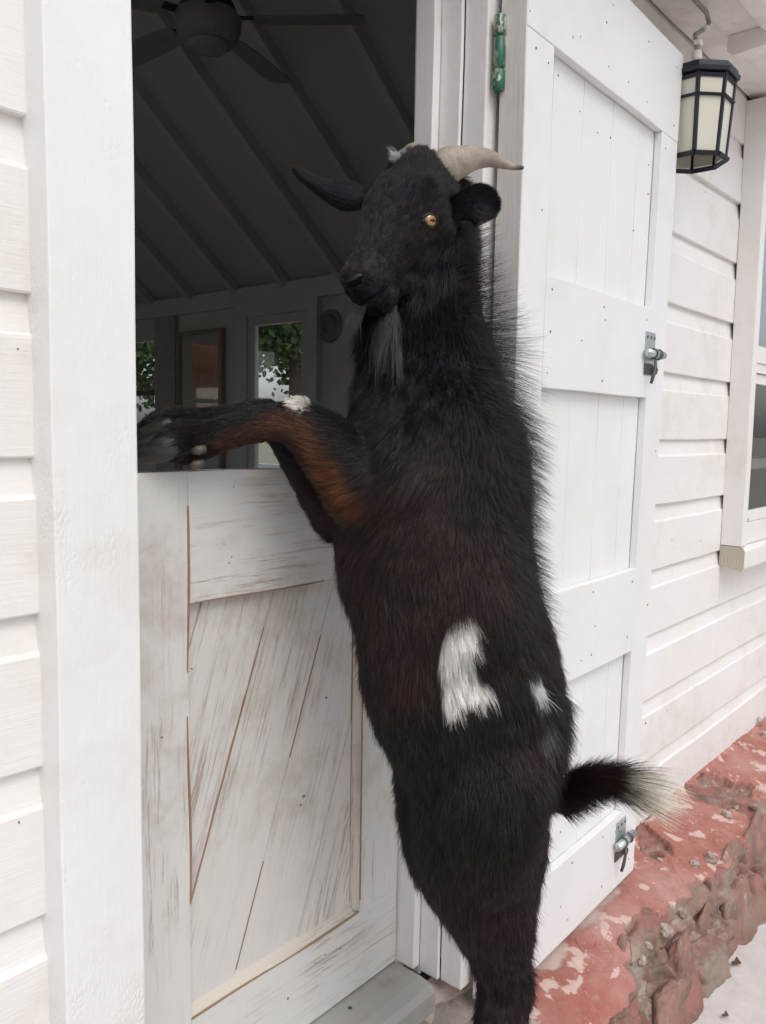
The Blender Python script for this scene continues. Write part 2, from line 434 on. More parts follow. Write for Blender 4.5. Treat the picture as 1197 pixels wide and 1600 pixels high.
# --- woven disc on the end wall
hd = MB()
pr = []
for r_, h_ in ((0, .02), (.02, .024), (.024, .012), (.045, .014), (.05, .03), (.058, .033), (.066, .03), (.07, .014), (.088, .012), (.095, .02), (.105, .022), (.112, .012), (.112, .002)):
    pr.append([(4.099-h_, 4.02+r_*math.cos(a), .685+r_*math.sin(a)) for a in np.linspace(0, 2*math.pi, 40, endpoint=False)])
pr[0] = [(4.079, 4.02+.001*math.cos(a), .685+.001*math.sin(a)) for a in np.linspace(0, 2*math.pi, 40, endpoint=False)]
hd.rings(pr)
o = hd.build('wall_disc', plain('dull_woven_disc', (.26, .245, .23), .8, bump=.5, scale=80)); o['label'] = 'round dark grey ornamental disc hung on the far wall behind the goat chin'; o['category'] = 'wall ornament'
# --- ceiling fan
fx, fy, fz = 2.26, 2.95, 1.66
fan = thing('ceiling_fan', 'white ceiling fan with round motor housing hanging in the dark room', 'ceiling fan', (fx, fy, fz))
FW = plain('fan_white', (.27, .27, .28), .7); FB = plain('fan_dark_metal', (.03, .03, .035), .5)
def disc_rings(rs): return [[(fx+r_*math.cos(a), fy+r_*math.sin(a), z) for a in np.linspace(0, 2*math.pi, 36, endpoint=False)] for r_, z in rs]
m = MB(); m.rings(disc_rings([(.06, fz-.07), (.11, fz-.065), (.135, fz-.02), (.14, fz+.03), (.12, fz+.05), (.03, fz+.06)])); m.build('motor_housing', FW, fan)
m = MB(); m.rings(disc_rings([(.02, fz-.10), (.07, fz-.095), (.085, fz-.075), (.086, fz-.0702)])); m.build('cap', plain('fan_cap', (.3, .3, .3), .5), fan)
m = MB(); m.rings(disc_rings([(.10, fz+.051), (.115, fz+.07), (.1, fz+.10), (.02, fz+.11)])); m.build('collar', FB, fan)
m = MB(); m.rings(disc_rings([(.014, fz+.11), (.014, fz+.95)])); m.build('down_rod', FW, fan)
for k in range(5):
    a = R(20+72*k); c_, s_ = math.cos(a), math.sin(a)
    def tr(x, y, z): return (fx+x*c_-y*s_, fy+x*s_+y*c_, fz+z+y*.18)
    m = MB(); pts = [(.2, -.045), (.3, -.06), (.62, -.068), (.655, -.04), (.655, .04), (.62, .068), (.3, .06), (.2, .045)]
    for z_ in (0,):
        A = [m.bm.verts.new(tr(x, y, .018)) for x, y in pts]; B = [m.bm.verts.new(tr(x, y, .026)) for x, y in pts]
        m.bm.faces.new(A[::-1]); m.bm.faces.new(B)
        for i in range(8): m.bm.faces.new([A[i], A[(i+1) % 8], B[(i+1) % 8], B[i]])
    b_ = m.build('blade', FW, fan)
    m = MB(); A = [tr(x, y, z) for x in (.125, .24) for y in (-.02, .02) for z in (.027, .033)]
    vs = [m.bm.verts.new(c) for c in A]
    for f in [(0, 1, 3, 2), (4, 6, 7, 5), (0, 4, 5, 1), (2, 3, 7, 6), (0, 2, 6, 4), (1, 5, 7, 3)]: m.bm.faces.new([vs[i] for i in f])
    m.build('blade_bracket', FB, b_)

# ============================================================ FRONT WINDOW (right edge of the photograph)
fw = thing('front_window', 'white framed sliding window with dark screened lower pane at the right edge', 'window', (3.4, .9, -.46))
m = MB(); m.box(2.88, 2.934, .876, 1.0, -.378, 1.075, .004, 40, .0006); m.build('window_frame', P_z, fw)
m = MB(); m.box(3.9, 3.954, .876, 1.0, -.378, 1.075, .004, 40, .0006); m.build('window_frame', P_z, fw)
m = MB(); m.box(2.935, 3.899, .877, 1.0, 1.02, 1.075, .003); m.build('window_frame', P_z, fw)
ring = N('end_grain', .8); tc = ring.n('TexCoord'); mp = ring.n('Mapping'); mp.inputs['Location'].default_value = (0, -.905, .445)
ring.l(tc.outputs['Object'], mp.inputs[0]); wv = ring.n('TexWave', wave_type='RINGS', rings_direction='X'); wv.inputs['Scale'].default_value = 62; wv.inputs['Distortion'].default_value = 1.2
ring.l(mp.outputs[0], wv.inputs[0]); ring.col(ring.mix(ring.ramp(wv.outputs['Fac'], [(.2, 0), (.7, 1)]), (.30, .24, .17), (.66, .61, .52))); ring.bump(wv.outputs['Fac'], .4)
m = MB(); m.prism([(1.0, -.38), (.868, -.38), (.856, -.392), (.856, -.45), (.872, -.463), (1.0, -.445)], 'x', 2.878, 3.96, .002)
sill = m.build('sill', [P_x, ring.m], fw)
for p in sill.data.polygons:
    if p.normal.x < -.8: p.material_index = 1
m = MB()
for a in ((2.935, 2.975, -.30, .205), (3.86, 3.899, -.30, .205), (2.9755, 3.8595, -.30, -.262), (2.9755, 3.8595, .172, .205)): m.box(a[0], a[1], .905, .925, a[2], a[3], .002)
m.build('lower_sash', P_x, fw)
m = MB()
for a in ((2.935, 2.945, .296, 1.019), (3.86, 3.899, .296, 1.019), (2.9455, 3.8595, .97, 1.019)): m.box(a[0], a[1], .885, .904, a[2], a[3], .002)
m.box(2.935, 3.899, .885, .904, .24, .295, .002)
m.box(2.935, 3.899, .893, .9, .207, .239, .001)
m.build('upper_sash', P_x, fw)
m = MB(); m.box(2.935, 3.899, .90, .99, -.377, -.302, .003); m.build('sash_stop', P_x, fw)
Gd = N('dark_glass', .03); Gd.col((.02, .022, .024)); Gd.b.inputs['Specular IOR Level'].default_value = .9
m = MB(); m.box(2.976, 3.859, .914, .918, -.2615, .1715); m.build('pane', G, fw)
m = MB(); m.box(2.946, 3.859, .893, .897, .296, .969); m.build('pane', glassmat('sky_reflecting_glass', (.75, .80, .86), 1.2), fw)
scr = plain('insect_screen', (.045, .045, .05), .8)
m = MB(); m.box(2.976, 3.859, .930, .932, -.2615, .1715); m.build('insect_screen', scr, fw)
m = MB(); m.box(2.976, 3.859, .9195, .9285, -.12, -.085); m.build('rail', plain('grey_window_rail', (.26, .26, .27), .5), fw)
m = MB(); m.box(2.946, 3.859, .93, .935, .30, .965); m.build('sky_reflection_sheet', plain('pale_sky_reflection', (.62, .66, .72), .8), fw)  # pale blue sheet behind the upper pane stands in for reflected sky
def latch(x, y, z, parent):
    m = MB(); m.box(x-.006, x+.022, y-.004, y-.0005, z-.022, z+.022, .001); m.tube([(x-.004, y-.009, z), (x+.035, y-.009, z)], .0045)
    m.tube([(x+.012, y-.009, z), (x+.012, y-.022, z-.004)], .003); m.build('latch', ZINC, parent)
latch(2.945, .884, .775, fw); latch(2.937, .899, -.29, fw)

for o in [fw]+list(fw.children):
    if o.type == 'MESH':
        for v in o.data.vertices: v.co = Vector((3.034+(v.co.x-2.88)*.9, 1+(v.co.y-1)*.6, v.co.z*1.055))

# ============================================================ STABLE DOOR (lower leaf, closed)
sd_ = thing('stable_door', 'worn white lower half of the stable door that the goat leans on', 'door', (1.0, DD, -1.178))
zt, zb = -.0735, -1.176
m = MB(); m.box(.617, .7915, DD, DD+.036, zb, zt, .0018, 40, .0007); m.build('stile', W_z, sd_)
xr = float(onY(565, 1240, DD)[0])
m = MB(); m.box(.7925, 1.338, DD-.0005, DD+.036, -.2885, zt-.0005, .0018, 30, .0007); m.build('rail', W_x, sd_)
m = MB(); m.box(xr, 1.338, DD, DD+.036, -1.006, -.2895, .002, 30, .0007); m.build('stile', W_z, sd_)
m = MB(); m.box(.7925, 1.338, DD, DD+.036, zb, -1.0065, .002, 30, .0007); m.build('rail', W_x, sd_)
# beads round the panel, bare wood showing
m = MB(); m.prism([(xr-.001, DD+.002), (xr-.015, DD+.0165), (xr-.015, DD+.03), (xr-.001, DD+.03)], 'z', -1.005, -.2895, .001); m.build('bead', paint('bead_paint_right', (.66, .61, .54), 2, .9, wear=1.3), sd_)
m = MB(); m.prism([(DD+.002, -1.0055), (DD+.0175, -.991), (DD+.03, -.991), (DD+.03, -1.0055)], 'x', .793, xr-.015, .001); m.build('bead', paint('bead_paint_low', (.64, .59, .52), 0, .9, wear=1.3), sd_)
def clip(poly, a, b, c):                   # keep a*x+b*z<=c
    out = []
    for i in range(len(poly)):
        p, q = poly[i], poly[(i+1) % len(poly)]; fp = a*p[0]+b*p[1]-c; fq = a*q[0]+b*q[1]-c
        if fp <= 0: out.append(p)
        if fp*fq < 0:
            t = fp/(fp-fq); out.append((p[0]+t*(q[0]-p[0]), p[1]+t*(q[1]-p[1])))
    return out
s1a = onY(426, 923, DD+.018); s1b = onY(291, 1430, DD+.018); s2a = onY(522, 905, DD+.018); s2b = onY(360, 1545, DD+.018)
lean = ((s1a[0]-s1b[0])/(s1a[2]-s1b[2])+(s2a[0]-s2b[0])/(s2a[2]-s2b[2]))/2
c1 = s1a[0]-lean*s1a[2]; c2 = s2a[0]-lean*s2a[2]; st = c2-c1
for k in range(-3, 4):
    l0, l1 = c1+st*(k)+.0011, c1+st*(k+1)-.0011
    poly = [(l0+lean*-1.2, -1.2), (l1+lean*-1.2, -1.2), (l1+lean*0, 0), (l0, 0)]
    for pl in ((-1, 0, -.793), (1, 0, xr-.0015), (0, -1, 1.0045), (0, 1, -.2895)): poly = clip(poly, *pl) if len(poly) > 2 else poly
    if len(poly) > 2:
        m = MB(); dy = .0012*math.sin(k*2.2); m.prism(poly, 'y', DD+.0165+dy, DD+.034, .0016); m.build('plank', W_d, sd_)
for cc_, z0_, z1_, w_ in ((c1, -.98, -.36, .0045), (c1+st, -.62, -.40, .002), (c2+st*.0, -.98, -.80, .0015)):
    m = MB(); zs = np.linspace(z0_, z1_, 26); L_ = [(cc_+lean*z-w_*(.35+.65*math.sin(math.pi*(i+.5)/26))*(.7+.5*random.random()), z) for i, z in enumerate(zs)]; R_ = [(cc_+lean*z+.0012, z) for z in zs[::-1]]
    m.prism(L_+R_, 'y', DD+.0152, DD+.030); m.build('worn_edge', WOOD, sd_)
m = MB(); m.box(.75, 1.3, DD+.0345, DD+.0355, -1.05, -.25); m.build('backing', plain('bare_backing', (.25, .15, .09), .8), sd_)
for a_ in ((.7930, xr-.002, -1.0085, -1.0055), (.80, 1.10, -.2905, -.2878)):
    m = MB(); m.box(a_[0], a_[1], DD-.0010, DD+.0022, a_[2], a_[3], .0004, 60, .0016); m.build('worn_edge', WOOD, sd_)
m = MB(); m.box(xr-.0015, xr+.0012, DD-.0010, DD+.0012, -.98, -.34, .0004, 60, .0016); m.build('worn_edge', WOOD, sd_)
m = MB(); m.box(xr-.0168, xr-.0152, DD+.0145, DD+.017, -.985, -.30, .0005, 40, .0008); m.build('worn_edge', WOOD, sd_)
# raw edge line between stile and panel
m = MB(); m.box(.7875, .7912, DD-.0012, DD+.001, -.80, -.13, .0005, 60, .0022); m.build('worn_edge', WOOD, sd_)
def nails(pts, plane, parent, r=.0032, mat=None):
    for (px, py) in pts:
        P = plane(px, py); m = MB()
        n_ = 8; rr = r*random.uniform(.6, 1.15); e = random.uniform(.5, 1)
        m.rings([[(P[0]+q*rr*e*math.cos(a), P[1]-h_, P[2]+q*rr*math.sin(a)) for a in np.linspace(0, 2*math.pi, n_, endpoint=False)] for q, h_ in ((1, -.001), (1, .0004), (.8, .0009))])
        m.build('nail', mat or NAIL, parent)
nails([(358, 880), (362, 870), (253, 1152), (492, 1505), (532, 1482), (508, 1492), (450, 1560)], lambda a, b: onY(a, b, DD), sd_, .003)
nails([(475, 1244), (470, 1258), (510, 1090), (298, 1342)], lambda a, b: onY(a, b, DD+.0155), sd_, .003)
nails([(350, 850), (300, 1045), (365, 760), (400, 900)], lambda a, b: onY(a, b, DD), sd_, .002)
nails([(1102, 300), (1095, 845), (1050, 843), (1105, 985), (1052, 1050), (1042, 1110), (1085, 1085), (1060, 1155), (1118, 1180), (1043, 1205), (1115, 930), (1010, 935), (12, 75), (28, 545), (30, 1285)], lambda a, b: onY(a, b, DW), house, .0019)
# ---- threshold
m = MB(); m.prism([(1.15, -1.179), (1.02, -1.1805), (.992, -1.186), (.98, -1.198), (.978, -1.24), (1.15, -1.24)], 'x', .615, 1.339, .001)
th = paint('worn_grey_threshold_paint', (.40, .39, .37), 0, .45, grain=.3, rough=.35, dirtcol=(.22, .15, .11))
for p in (m.build('threshold', th),):
    p['label'] = 'grey rounded metal threshold below the stable door'; p['category'] = 'door sill'
    P = onZ(547, 1575, -1.180); m = MB(); m.rings([[(P[0]+r_*math.cos(a), P[1]+r_*math.sin(a), -1.1800+h_) for a in np.linspace(0, 2*math.pi, 14, endpoint=False)] for r_, h_ in ((.0045, -.002), (.0045, .0008), (.003, .0016), (.0015, .0008))]); m.build('screw', STEEL, p)

# ============================================================ OPEN FULL-HEIGHT LEAF on the right
S0 = onX(825, 50, 1.40)
sdir = ray(1650, 690); sdir[2] = 0; sdir /= np.linalg.norm(sdir); snor = np.array([sdir[1], -sdir[0], 0.])   # snor points to the camera side
K = float(S0[1])/.829                       # everything on the leaf scales with its distance
def S(u, w_, z):                            # u along the leaf, w_ out of its face, z up; slightly out of plumb as in the photo
    return S0*np.array([1, 1, 0])+sdir*(u+.03*(z-.75)*min(1, max(0, u/.7)))+snor*w_+np.array([0, 0, z])
leaf = thing('open_door_leaf', 'tall white ledged door leaf folded open against the clapboards, two bolts on its edge', 'door', S(0, -.03, -1.163*K))
def sbox(name, u0, u1, w0, w1, z0, z1, mat, bev=.0018, cuts=24, wob=.0005):
    m = MB(); m.box(u0, u1, w0, w1, z0, z1, bev, cuts, wob)
    for v in m.bm.verts: v.co = Vector([float(c) for c in S(*v.co)])
    return m.build(name, mat, leaf)
LW = .757*K; T = -.056
z_ = [K*q for q in (-1.163, -.967, -.548, -.339, .085, .302, .7205, .932)]
sbox('rail', 0, LW, -.0195, .0, z_[6]+.001, z_[7], P_leaf_x)
sbox('stile', 0, .103*K, -.020, -.0006, z_[0], z_[6], P_leaf_z)
sbox('stile', .653*K, LW, -.020, -.0006, z_[1]+.001, z_[6], P_leaf_z)
sbox('rail', .1035*K, .6525*K, -.020, -.0002, z_[4], z_[5], P_leaf_x)
sbox('rail', .1035*K, .6525*K, -.020, -.0002, z_[2], z_[3], P_leaf_x)
sbox('rail', .1035*K, LW, -.020, .0, z_[0], z_[1], P_leaf_x)
ub = [0, .105*K, .139*K, .2725*K, .418*K, .56*K, .655*K, LW]
for a, b in zip(ub[:-1], ub[1:]):
    sbox('board', a+.0008, b-.0008, T, -.0202-.001*abs(math.sin(a*40)), z_[0]+.002, z_[7]-.002, P_leaf_z)
edge_mat = paint('rough_edge_paint', (.72, .69, .67), 2, .3, grain=1.0, dents=0)
sbox('edge_strip', -.0035, -.0005, T, -.001, z_[0], z_[7], edge_mat, .001)
def onS(px, py, off=.0): 
    P0 = S0+snor*off; r = ray(px, py); return r*(np.dot(P0, snor)/np.dot(r, snor))
nails([(828, 17), (907, 57), (948, 35), (1014, 65), (958, 8), (1057, 105), (895, 58), (951, 104), (982, 128), (1011, 160), (1053, 196), (838, 75), (857, 98), (847, 328), (1013, 303), (1040, 232),
       (863, 452), (860, 518), (944, 480), (946, 500), (1011, 500), (855, 583), (909, 532), (941, 595), (988, 909), (927, 925), (930, 978), (908, 1032), (924, 1023), (980, 995), (1012, 945), (1010, 550),
       (894, 1348), (942, 1308), (876, 1417), (887, 1437), (940, 1385), (982, 1342), (962, 1300), (1025, 705), (1009, 1130)], lambda a, b: onS(a, b, .0), leaf, .0028)
nails([(906, 174), (954, 215), (1014, 258), (934, 207), (872, 118), (990, 360), (876, 1300)], lambda a, b: onS(a, b, -.0205), leaf, .0024)

def bolt(px, py, name_label, w_pl=.06):
    P = onS(px, py, .0012); u = float(np.dot(P-S0, sdir)); z = float(P[2])
    def Q(a, b, c): return P+sdir*a+snor*b+np.array([0, 0, c])
    t = thing('slide_bolt', name_label, 'bolt', P, 'slide bolts on the open door leaf')
    def tb(name, pts, rad, mat, par=t, n=14): m = MB(); m.tube([Q(*p) for p in pts], rad, n); return m.build(name, mat, par)
    m = MB()
    m.box(0, w_pl, -.0005, .0018, -.024, .055, .0006)
    for v in m.bm.verts: v.co = Vector([float(c) for c in Q(*v.co)])
    pl = m.build('plate', ZINC, t)
    m = MB(); m.box(-.002, w_pl*.95, .0, .0022, -.052, -.0255, .0006)
    for v in m.bm.verts: v.co = Vector([float(c) for c in Q(*v.co)])
    m.build('staple_plate', STEEL, t)
    for a in (.008, .031, .054):
        m = MB(); m.rings([[Q(a+r_*math.cos(q), h_, .042+r_*math.sin(q)) for q in np.linspace(0, 2*math.pi, 10, endpoint=False)] for r_, h_ in ((.0045, .001), (.0045, .0026), (.002, .003))]); m.build('screw', STEEL, pl)
    tb('rod', [(-.018, .013, .0), (w_pl*.5, .013, .0), (w_pl+.028, .013, .0)], .0105, ZINC)
    for a in (.02, .055):
        c = [(a, .013+.0125*math.cos(q), .0125*math.sin(q)) for q in np.linspace(-1.9, 1.9, 12)]
        tb('clasp', c, .0018, STEEL)
    ring_ = [(.052+.0085*math.cos(q), .009, -.040+.0085*math.sin(q)) for q in np.linspace(0, 2*math.pi, 17)]
    tb('eyelet', ring_, .0028, STEEL)
    tb('hasp', [(.024, .018, -.010), (.020, .021, -.03), (.012, .02, -.055), (.008, .016, -.075)], [.0028, .0035, .0045, .004], STEEL)
    return t
bolt(1008, 552, 'galvanised slide bolt on the middle rail of the open door leaf')
bolt(962, 1318, 'galvanised slide bolt on the bottom rail, just under the goat tail')
# ---- green hinge
Hc = onX(785, 85, 1.398)
hg = thing('barrel_hinge', 'green barrel hinge with chipped paint between the jamb and the open door leaf', 'hinge', Hc)
gm_ = N('chipped_green_paint', .4); o_ = gm_.coord(); nn = gm_.ramp(gm_.noise(70, gm_.coord((1, 1, .45)), 5, .65), [(.52, 0), (.56, 1)])
gm_.col(gm_.mix(nn, (.025, .14, .085), (.50, .48, .40))); gm_.l(gm_.math('MULTIPLY', nn, .6), gm_.b.inputs['Metallic']); gm_.bump(nn, .5, -.001)
zt_, zb_ = float(onX(787, 27, 1.398)[2]), float(onX(784, 145, 1.398)[2])
hh = (zt_-zb_)
for i, (a, b) in enumerate(((0, .27), (.285, .70), (.715, 1))):
    m = MB(); r_ = .0122 if i != 1 else .0112
    z1, z0 = zt_-a*hh, zt_-b*hh
    rs = [(r_*.8, z0), (r_, z0+.002), (r_, z1-.002), (r_*.8, z1)]
    m.rings([[(Hc[0]-.010+q*math.cos(t_), Hc[1]+q*math.sin(t_), zz) for t_ in np.linspace(0, 2*math.pi, 20, endpoint=False)] for q, zz in rs])
    m.build('knuckle', gm_.m, hg, smooth=True)
m = MB(); m.box(Hc[0]-.006, Hc[0]+.014, Hc[1]-.002, Hc[1]+.001, zt_-hh, zt_-.715*hh); m.build('hinge_plate', STEEL, hg); m = MB(); m.box(Hc[0]-.006, Hc[0]+.014, Hc[1]-.002, Hc[1]+.001, zt_-.32*hh, zt_-.1*hh); m.build('hinge_plate', STEEL, hg)

# ============================================================ LANTERN
Cb = onY(1079, 250, .885); Ct = onY(1093, 132, .885); LX, LY = float(Cb[0]+Ct[0])/2, .885
zB, zT = float(Cb[2]), float(Ct[2]); zM = zB+(zT-zB)*.70
lan = thing('wall_lantern', 'dark framed octagonal lantern with cream panes hung under the eave beside the open leaf', 'lantern', (LX, LY, zB))
navy = plain('navy_black_metal', (.012, .014, .026), .38, .2, .1, 90)
fro = N('frosted_cream_glass', .35); fro.col((.62, .60, .50)); fro.b.inputs['Subsurface Weight'].default_value = 0
def lk(z): return .080+(.094-.080)*(z-zB)/(zT-zB)
def LP(i, z, k): a = R(22.5+45*i); return np.array([LX+k*math.cos(a), LY+k*math.sin(a), z])
m = MB()
m.rings([[LP(i, z, k) for i in range(8)] for z, k in ((zT-.008, .094), (zT-.006, .106), (zT+.004, .108), (zT+.006, .102), (zT+.018, .101), (zT+.022, .094), (zT+.026, .080), (zT+.034, .060), (zT+.038, .030))], smooth=False)
m.build('cap', navy, lan)
m = MB()
for i in range(8): m.tube([LP(i, zB-.002, lk(zB)), LP(i, zT-.006, lk(zT))], .0060, 4, False)
for zz, rr, g in ((zM, .0045, 1.05), (zB-.001, .0085, 1.06), (zT-.014, .007, 1.0)):
    for i in range(8): m.tube([LP(i, zz, lk(zz)*g), LP(i+1, zz, lk(zz)*g)], rr, 4, False)
m.build('frame', navy, lan)
for i in range(8):
    for za, zb2 in ((zM+.003, zT-.014), (zB+.006, zM-.003)):
        m = MB(); A = LP(i, za, lk(za)*.985); B = LP(i+1, za, lk(za)*.985); C_ = LP(i+1, zb2, lk(zb2)*.985); D_ = LP(i, zb2, lk(zb2)*.985)
        nrm = np.cross(B-A, D_-A); nrm = nrm/np.linalg.norm(nrm)*.0015
        vs = [m.bm.verts.new([float(c) for c in p]) for p in (A, B, C_, D_, A+nrm, B+nrm, C_+nrm, D_+nrm)]
        for f in [(3, 2, 1, 0), (4, 5, 6, 7), (0, 1, 5, 4), (1, 2, 6, 5), (2, 3, 7, 6), (3, 0, 4, 7)]: m.bm.faces.new([vs[j] for j in f])
        m.build('pane', fro.m, lan)
st_p = onY(1081, 84, .885)
m = MB(); m.tube([(LX-.01, LY, zT+.035), (LX-.012, LY, zT+.075)], .013, 14); m.build('stub', P_eave, lan, smooth=False)
cb = MB(); pts = [(LX-.012, LY, zT+.072), (LX-.012, LY+.002, zT+.095), onY(1086, 54, .90), onY(1100, 46, .897), onY(1108, 36, .895), onY(1104, 20, .89), onY(1086, 0, .888), onY(1070, -20, .886)]
cb.tube(pts, .006, 10)
o = cb.build('power_cable', plain('grey_cable', (.30, .28, .26), .6), smooth=True); o['label'] = 'painted cable looping from the eave down to the wall lantern'; o['category'] = 'cable'
for p_ in (pts[1], pts[3]):
    m = MB(); m.box(p_[0]-.010, p_[0]+.010, p_[1]-.012, p_[1]+.004, p_[2]-.006, p_[2]+.006, .002); m.build('clip', P_eave, o)

# ============================================================ GROUND: pavement, step, red painted stone plinth
ZP = -1.50
pave = N('pavement_concrete', .85); o_ = pave.coord()
pave.col(pave.mix(pave.ramp(pave.noise(14, o_, 8, .75), [(.35, 0), (.7, 1)]), (.64, .60, .58), (.50, .455, .435)))
pave.bump(pave.ramp(pave.vor(60, o_), [(.05, 0), (.12, 1)]), .3, .001); pave.bump(pave.noise(90, o_, 5, .7), .4, .002)
m = MB(); m.box(-6, 14, -7, 1.0, ZP-.1, ZP); struct(m.build('pavement', pave.m))
gr = N('ground_earth', .95); o_ = gr.coord(); gr.col(gr.mix(gr.noise(.6, o_, 6), (.16, .15, .10), (.28, .26, .20)))
m = MB(); m.box(-400, 400, -400, 400, ZP-.6, ZP-.104); struct(m.build('ground', gr.m))
conc = N('step_concrete', .8); o_ = conc.coord()
cc = conc.mix(conc.ramp(conc.noise(11, o_, 7, .7), [(.38, 0), (.62, 1)]), (.42, .37, .34), (.27, .22, .19))
cc = conc.mix(conc.ramp(conc.noise(5, o_, 5, .7), [(.56, 0), (.64, .8)]), cc, (.10, .065, .05))
conc.col(cc); conc.bump(conc.noise(60, o_, 6, .7), .5, .003); conc.bump(conc.noise(9, o_, 3), .5, .006)
m = MB(); m.box(-.6, 1.46, .50, 1.09, ZP+.001, -1.242, .006, 30, .002); st_ = m.build('door_step', conc.m)
st_['label'] = 'stained concrete step in front of the doorway under the goat'; st_['category'] = 'step'

# profile along the wall: w = distance from camera plane y, z
pf = np.array([(1.03, -1.215), (1.0, -1.224), (.985, -1.236), (.95, -1.243), (.90, -1.250), (.85, -1.258), (.80, -1.268), (.755, -1.283), (.725, -1.305), (.70, -1.335), (.680, -1.37), (.662, -1.41), (.645, -1.455), (.633, -1.50), (.625, -1.56)])
seg = np.concatenate([[0], np.cumsum(np.linalg.norm(np.diff(pf, axis=0), axis=1))])
NV = 300; tt = np.linspace(0, seg[-1], NV); yy = np.interp(tt, seg, pf[:, 0]); zz = np.interp(tt, seg, pf[:, 1])
xs = np.concatenate([np.linspace(1.30, 2.5, 620), np.linspace(2.503, 4.2, 420), np.linspace(4.21, 7, 120)])
NU = len(xs)
P = np.zeros((NU, NV, 3)); P[..., 0] = xs[:, None]; P[..., 1] = yy; P[..., 2] = zz
ty = np.gradient(yy); tz = np.gradient(zz); ln = np.hypot(ty, tz); nrm = np.stack([np.zeros(NV), tz/ln, -ty/ln], -1)   # outward (towards camera/up)
nrm *= np.sign(-nrm[NV//2, 1])
Tn = np.broadcast_to(tt, (NU, NV)); Q = np.stack([P[..., 0], Tn, np.zeros_like(Tn)], -1)
warp = np.stack([fbm(Q*7, 3, 1), fbm(Q*7, 3, 2), np.zeros_like(Tn)], -1)-.5
warp[..., 2] = 0
d1, d2, cid = voro(Q*np.array([3.6, 4.6, 1])+warp*.7+3.3, 8)          # big stones
e1, e2, pid = voro(Q*np.array([26, 26, 1])+warp*2, 21)                  # pebbles in the mortar
f1, f2, fid = voro(Q*np.array([11, 11, 1])+warp*3.0, 33)                # flakes of paint
big = fbm(Q*4.2, 4, 40); fine = fbm(Q*40, 4, 50); med = fbm(Q*14, 4, 60)
wd = P[..., 1]
joint = 1-sstep(.0, .20, d2-d1)
stone = np.sqrt(np.clip(1-d1*1.15, 0, 1))
edge = sstep(.80, .71, wd)                                             # 0 on the flat top, 1 from the broken arris down
# how much the paint / render skin has gone
loss = (big-.5)*2.9+(med-.5)*.8+edge*.62-.30-.22*sstep(1.25, 1.75, P[..., 0])*(1-edge)+.9*sstep(.73, .68, wd)
skin = sstep(.045, -.02, loss)                                            # 1 where skin remains
plast = sstep(-.02, .02, (wd-.862)+(fbm(Q*9, 4, 70)-.5)*.16+(1.35-P[..., 0])*.05-.12*sstep(2.0, 2.6, P[..., 0]))*skin
facet = np.abs(fbm(Q*np.array([6, 5, 1])+7, 3, 44)-.5)
low = .030*stone*(1-.6*joint)-.012-.022*joint+(med-.5)*.012-facet*.05
peb = (.5-e1)*.02*sstep(.45, .6, fbm(Q*9, 3, 80))
rough = low+peb+(fine-.5)*.006
crack = (1-sstep(0.0, .03, f2-f1))*sstep(.56, .62, fbm(Q*5, 3, 90))*.6
sk = .004+(big-.5)*.022+(med-.5)*.012+(fine-.5)*.0022-crack*.006*(1-plast)-.004*plast
disp = skin*sk+(1-skin)*(rough*(.45+.55*edge)-.010-.03*sstep(.60, .68, fbm(Q*7.7, 3, 123))-.022*sstep(.74, .70, wd))
fade = sstep(.0, .04, Tn)
P2 = P+nrm[None]*(disp*fade)[..., None]; P2[..., 1] += (fbm(Q*18, 3, 95)-.5)*.006*edge
plinth = grid_mesh('stone_plinth', P2, None)
plinth['label'] = 'rubble stone plinth with flaking red paint running along the foot of the wall'; plinth['category'] = 'stone plinth'
at_ = plinth.data.attributes.new('mask', 'FLOAT_COLOR', 'POINT')
flake = sstep(.62, .66, fbm(Q*np.array([22, 22, 1]), 5, 110)+.10*(fid-.5))
MC = np.stack([skin, plast, np.clip(cid, 0, 1), np.ones_like(skin)], -1); at_.data.foreach_set('color', MC.reshape(-1).astype(np.float32))
at2 = plinth.data.attributes.new('mask2', 'FLOAT_COLOR', 'POINT')
MC = np.stack([joint, flake, pid, np.ones_like(skin)], -1); at2.data.foreach_set('color', MC.reshape(-1).astype(np.float32))
pm = N('flaking_red_paint_on_stone', .6); o_ = pm.coord()
def attr(nm):
    a = pm.n('Attribute'); a.attribute_name = nm; sp = pm.n('SeparateColor'); pm.l(a.outputs['Color'], sp.inputs[0]); return sp.outputs
A1, A2 = attr('mask'), attr('mask2')
n1 = pm.noise(14, o_, 7, .7); n2 = pm.noise(45, o_, 6, .7); n3 = pm.noise(4, o_, 4)
red = pm.mix(pm.ramp(n1, [(.35, 0), (.65, 1)]), (.33, .100, .072), (.38, .165, .13))
red = pm.mix(pm.ramp(n3, [(.45, 0), (.68, .75)]), red, (.50, .29, .255)); red = pm.mix(pm.ramp(pm.noise(7, o_, 6, .75), [(.56, 0), (.70, .55)]), red, (.17, .075, .06))
red = pm.mix(pm.ramp(n2, [(.56, 0), (.66, .6)]), red, (.46, .28, .235))
fl = pm.ramp(pm.noise(26, pm.coord((1, 1, 1)), 6, .72, .6), [(.64, 0), (.67, 1)])
red = pm.mix(pm.math('MULTIPLY', fl, .85), red, (.66, .56, .51))
red = pm.mix(pm.math('MULTIPLY', A2['Green'], .7), red, (.66, .52, .46))
pla = pm.mix(pm.ramp(n1, [(.35, 0), (.7, 1)]), (.60, .50, .45), (.50, .37, .32))
pla = pm.mix(pm.ramp(n2, [(.62, 0), (.7, .5)]), pla, (.74, .68, .64))
sto = pm.mix(A1['Blue'], (.13, .085, .062), (.24, .15, .115))
sto = pm.mix(pm.ramp(n1, [(.40, 0), (.62, .9)]), sto, (.30, .125, .10))
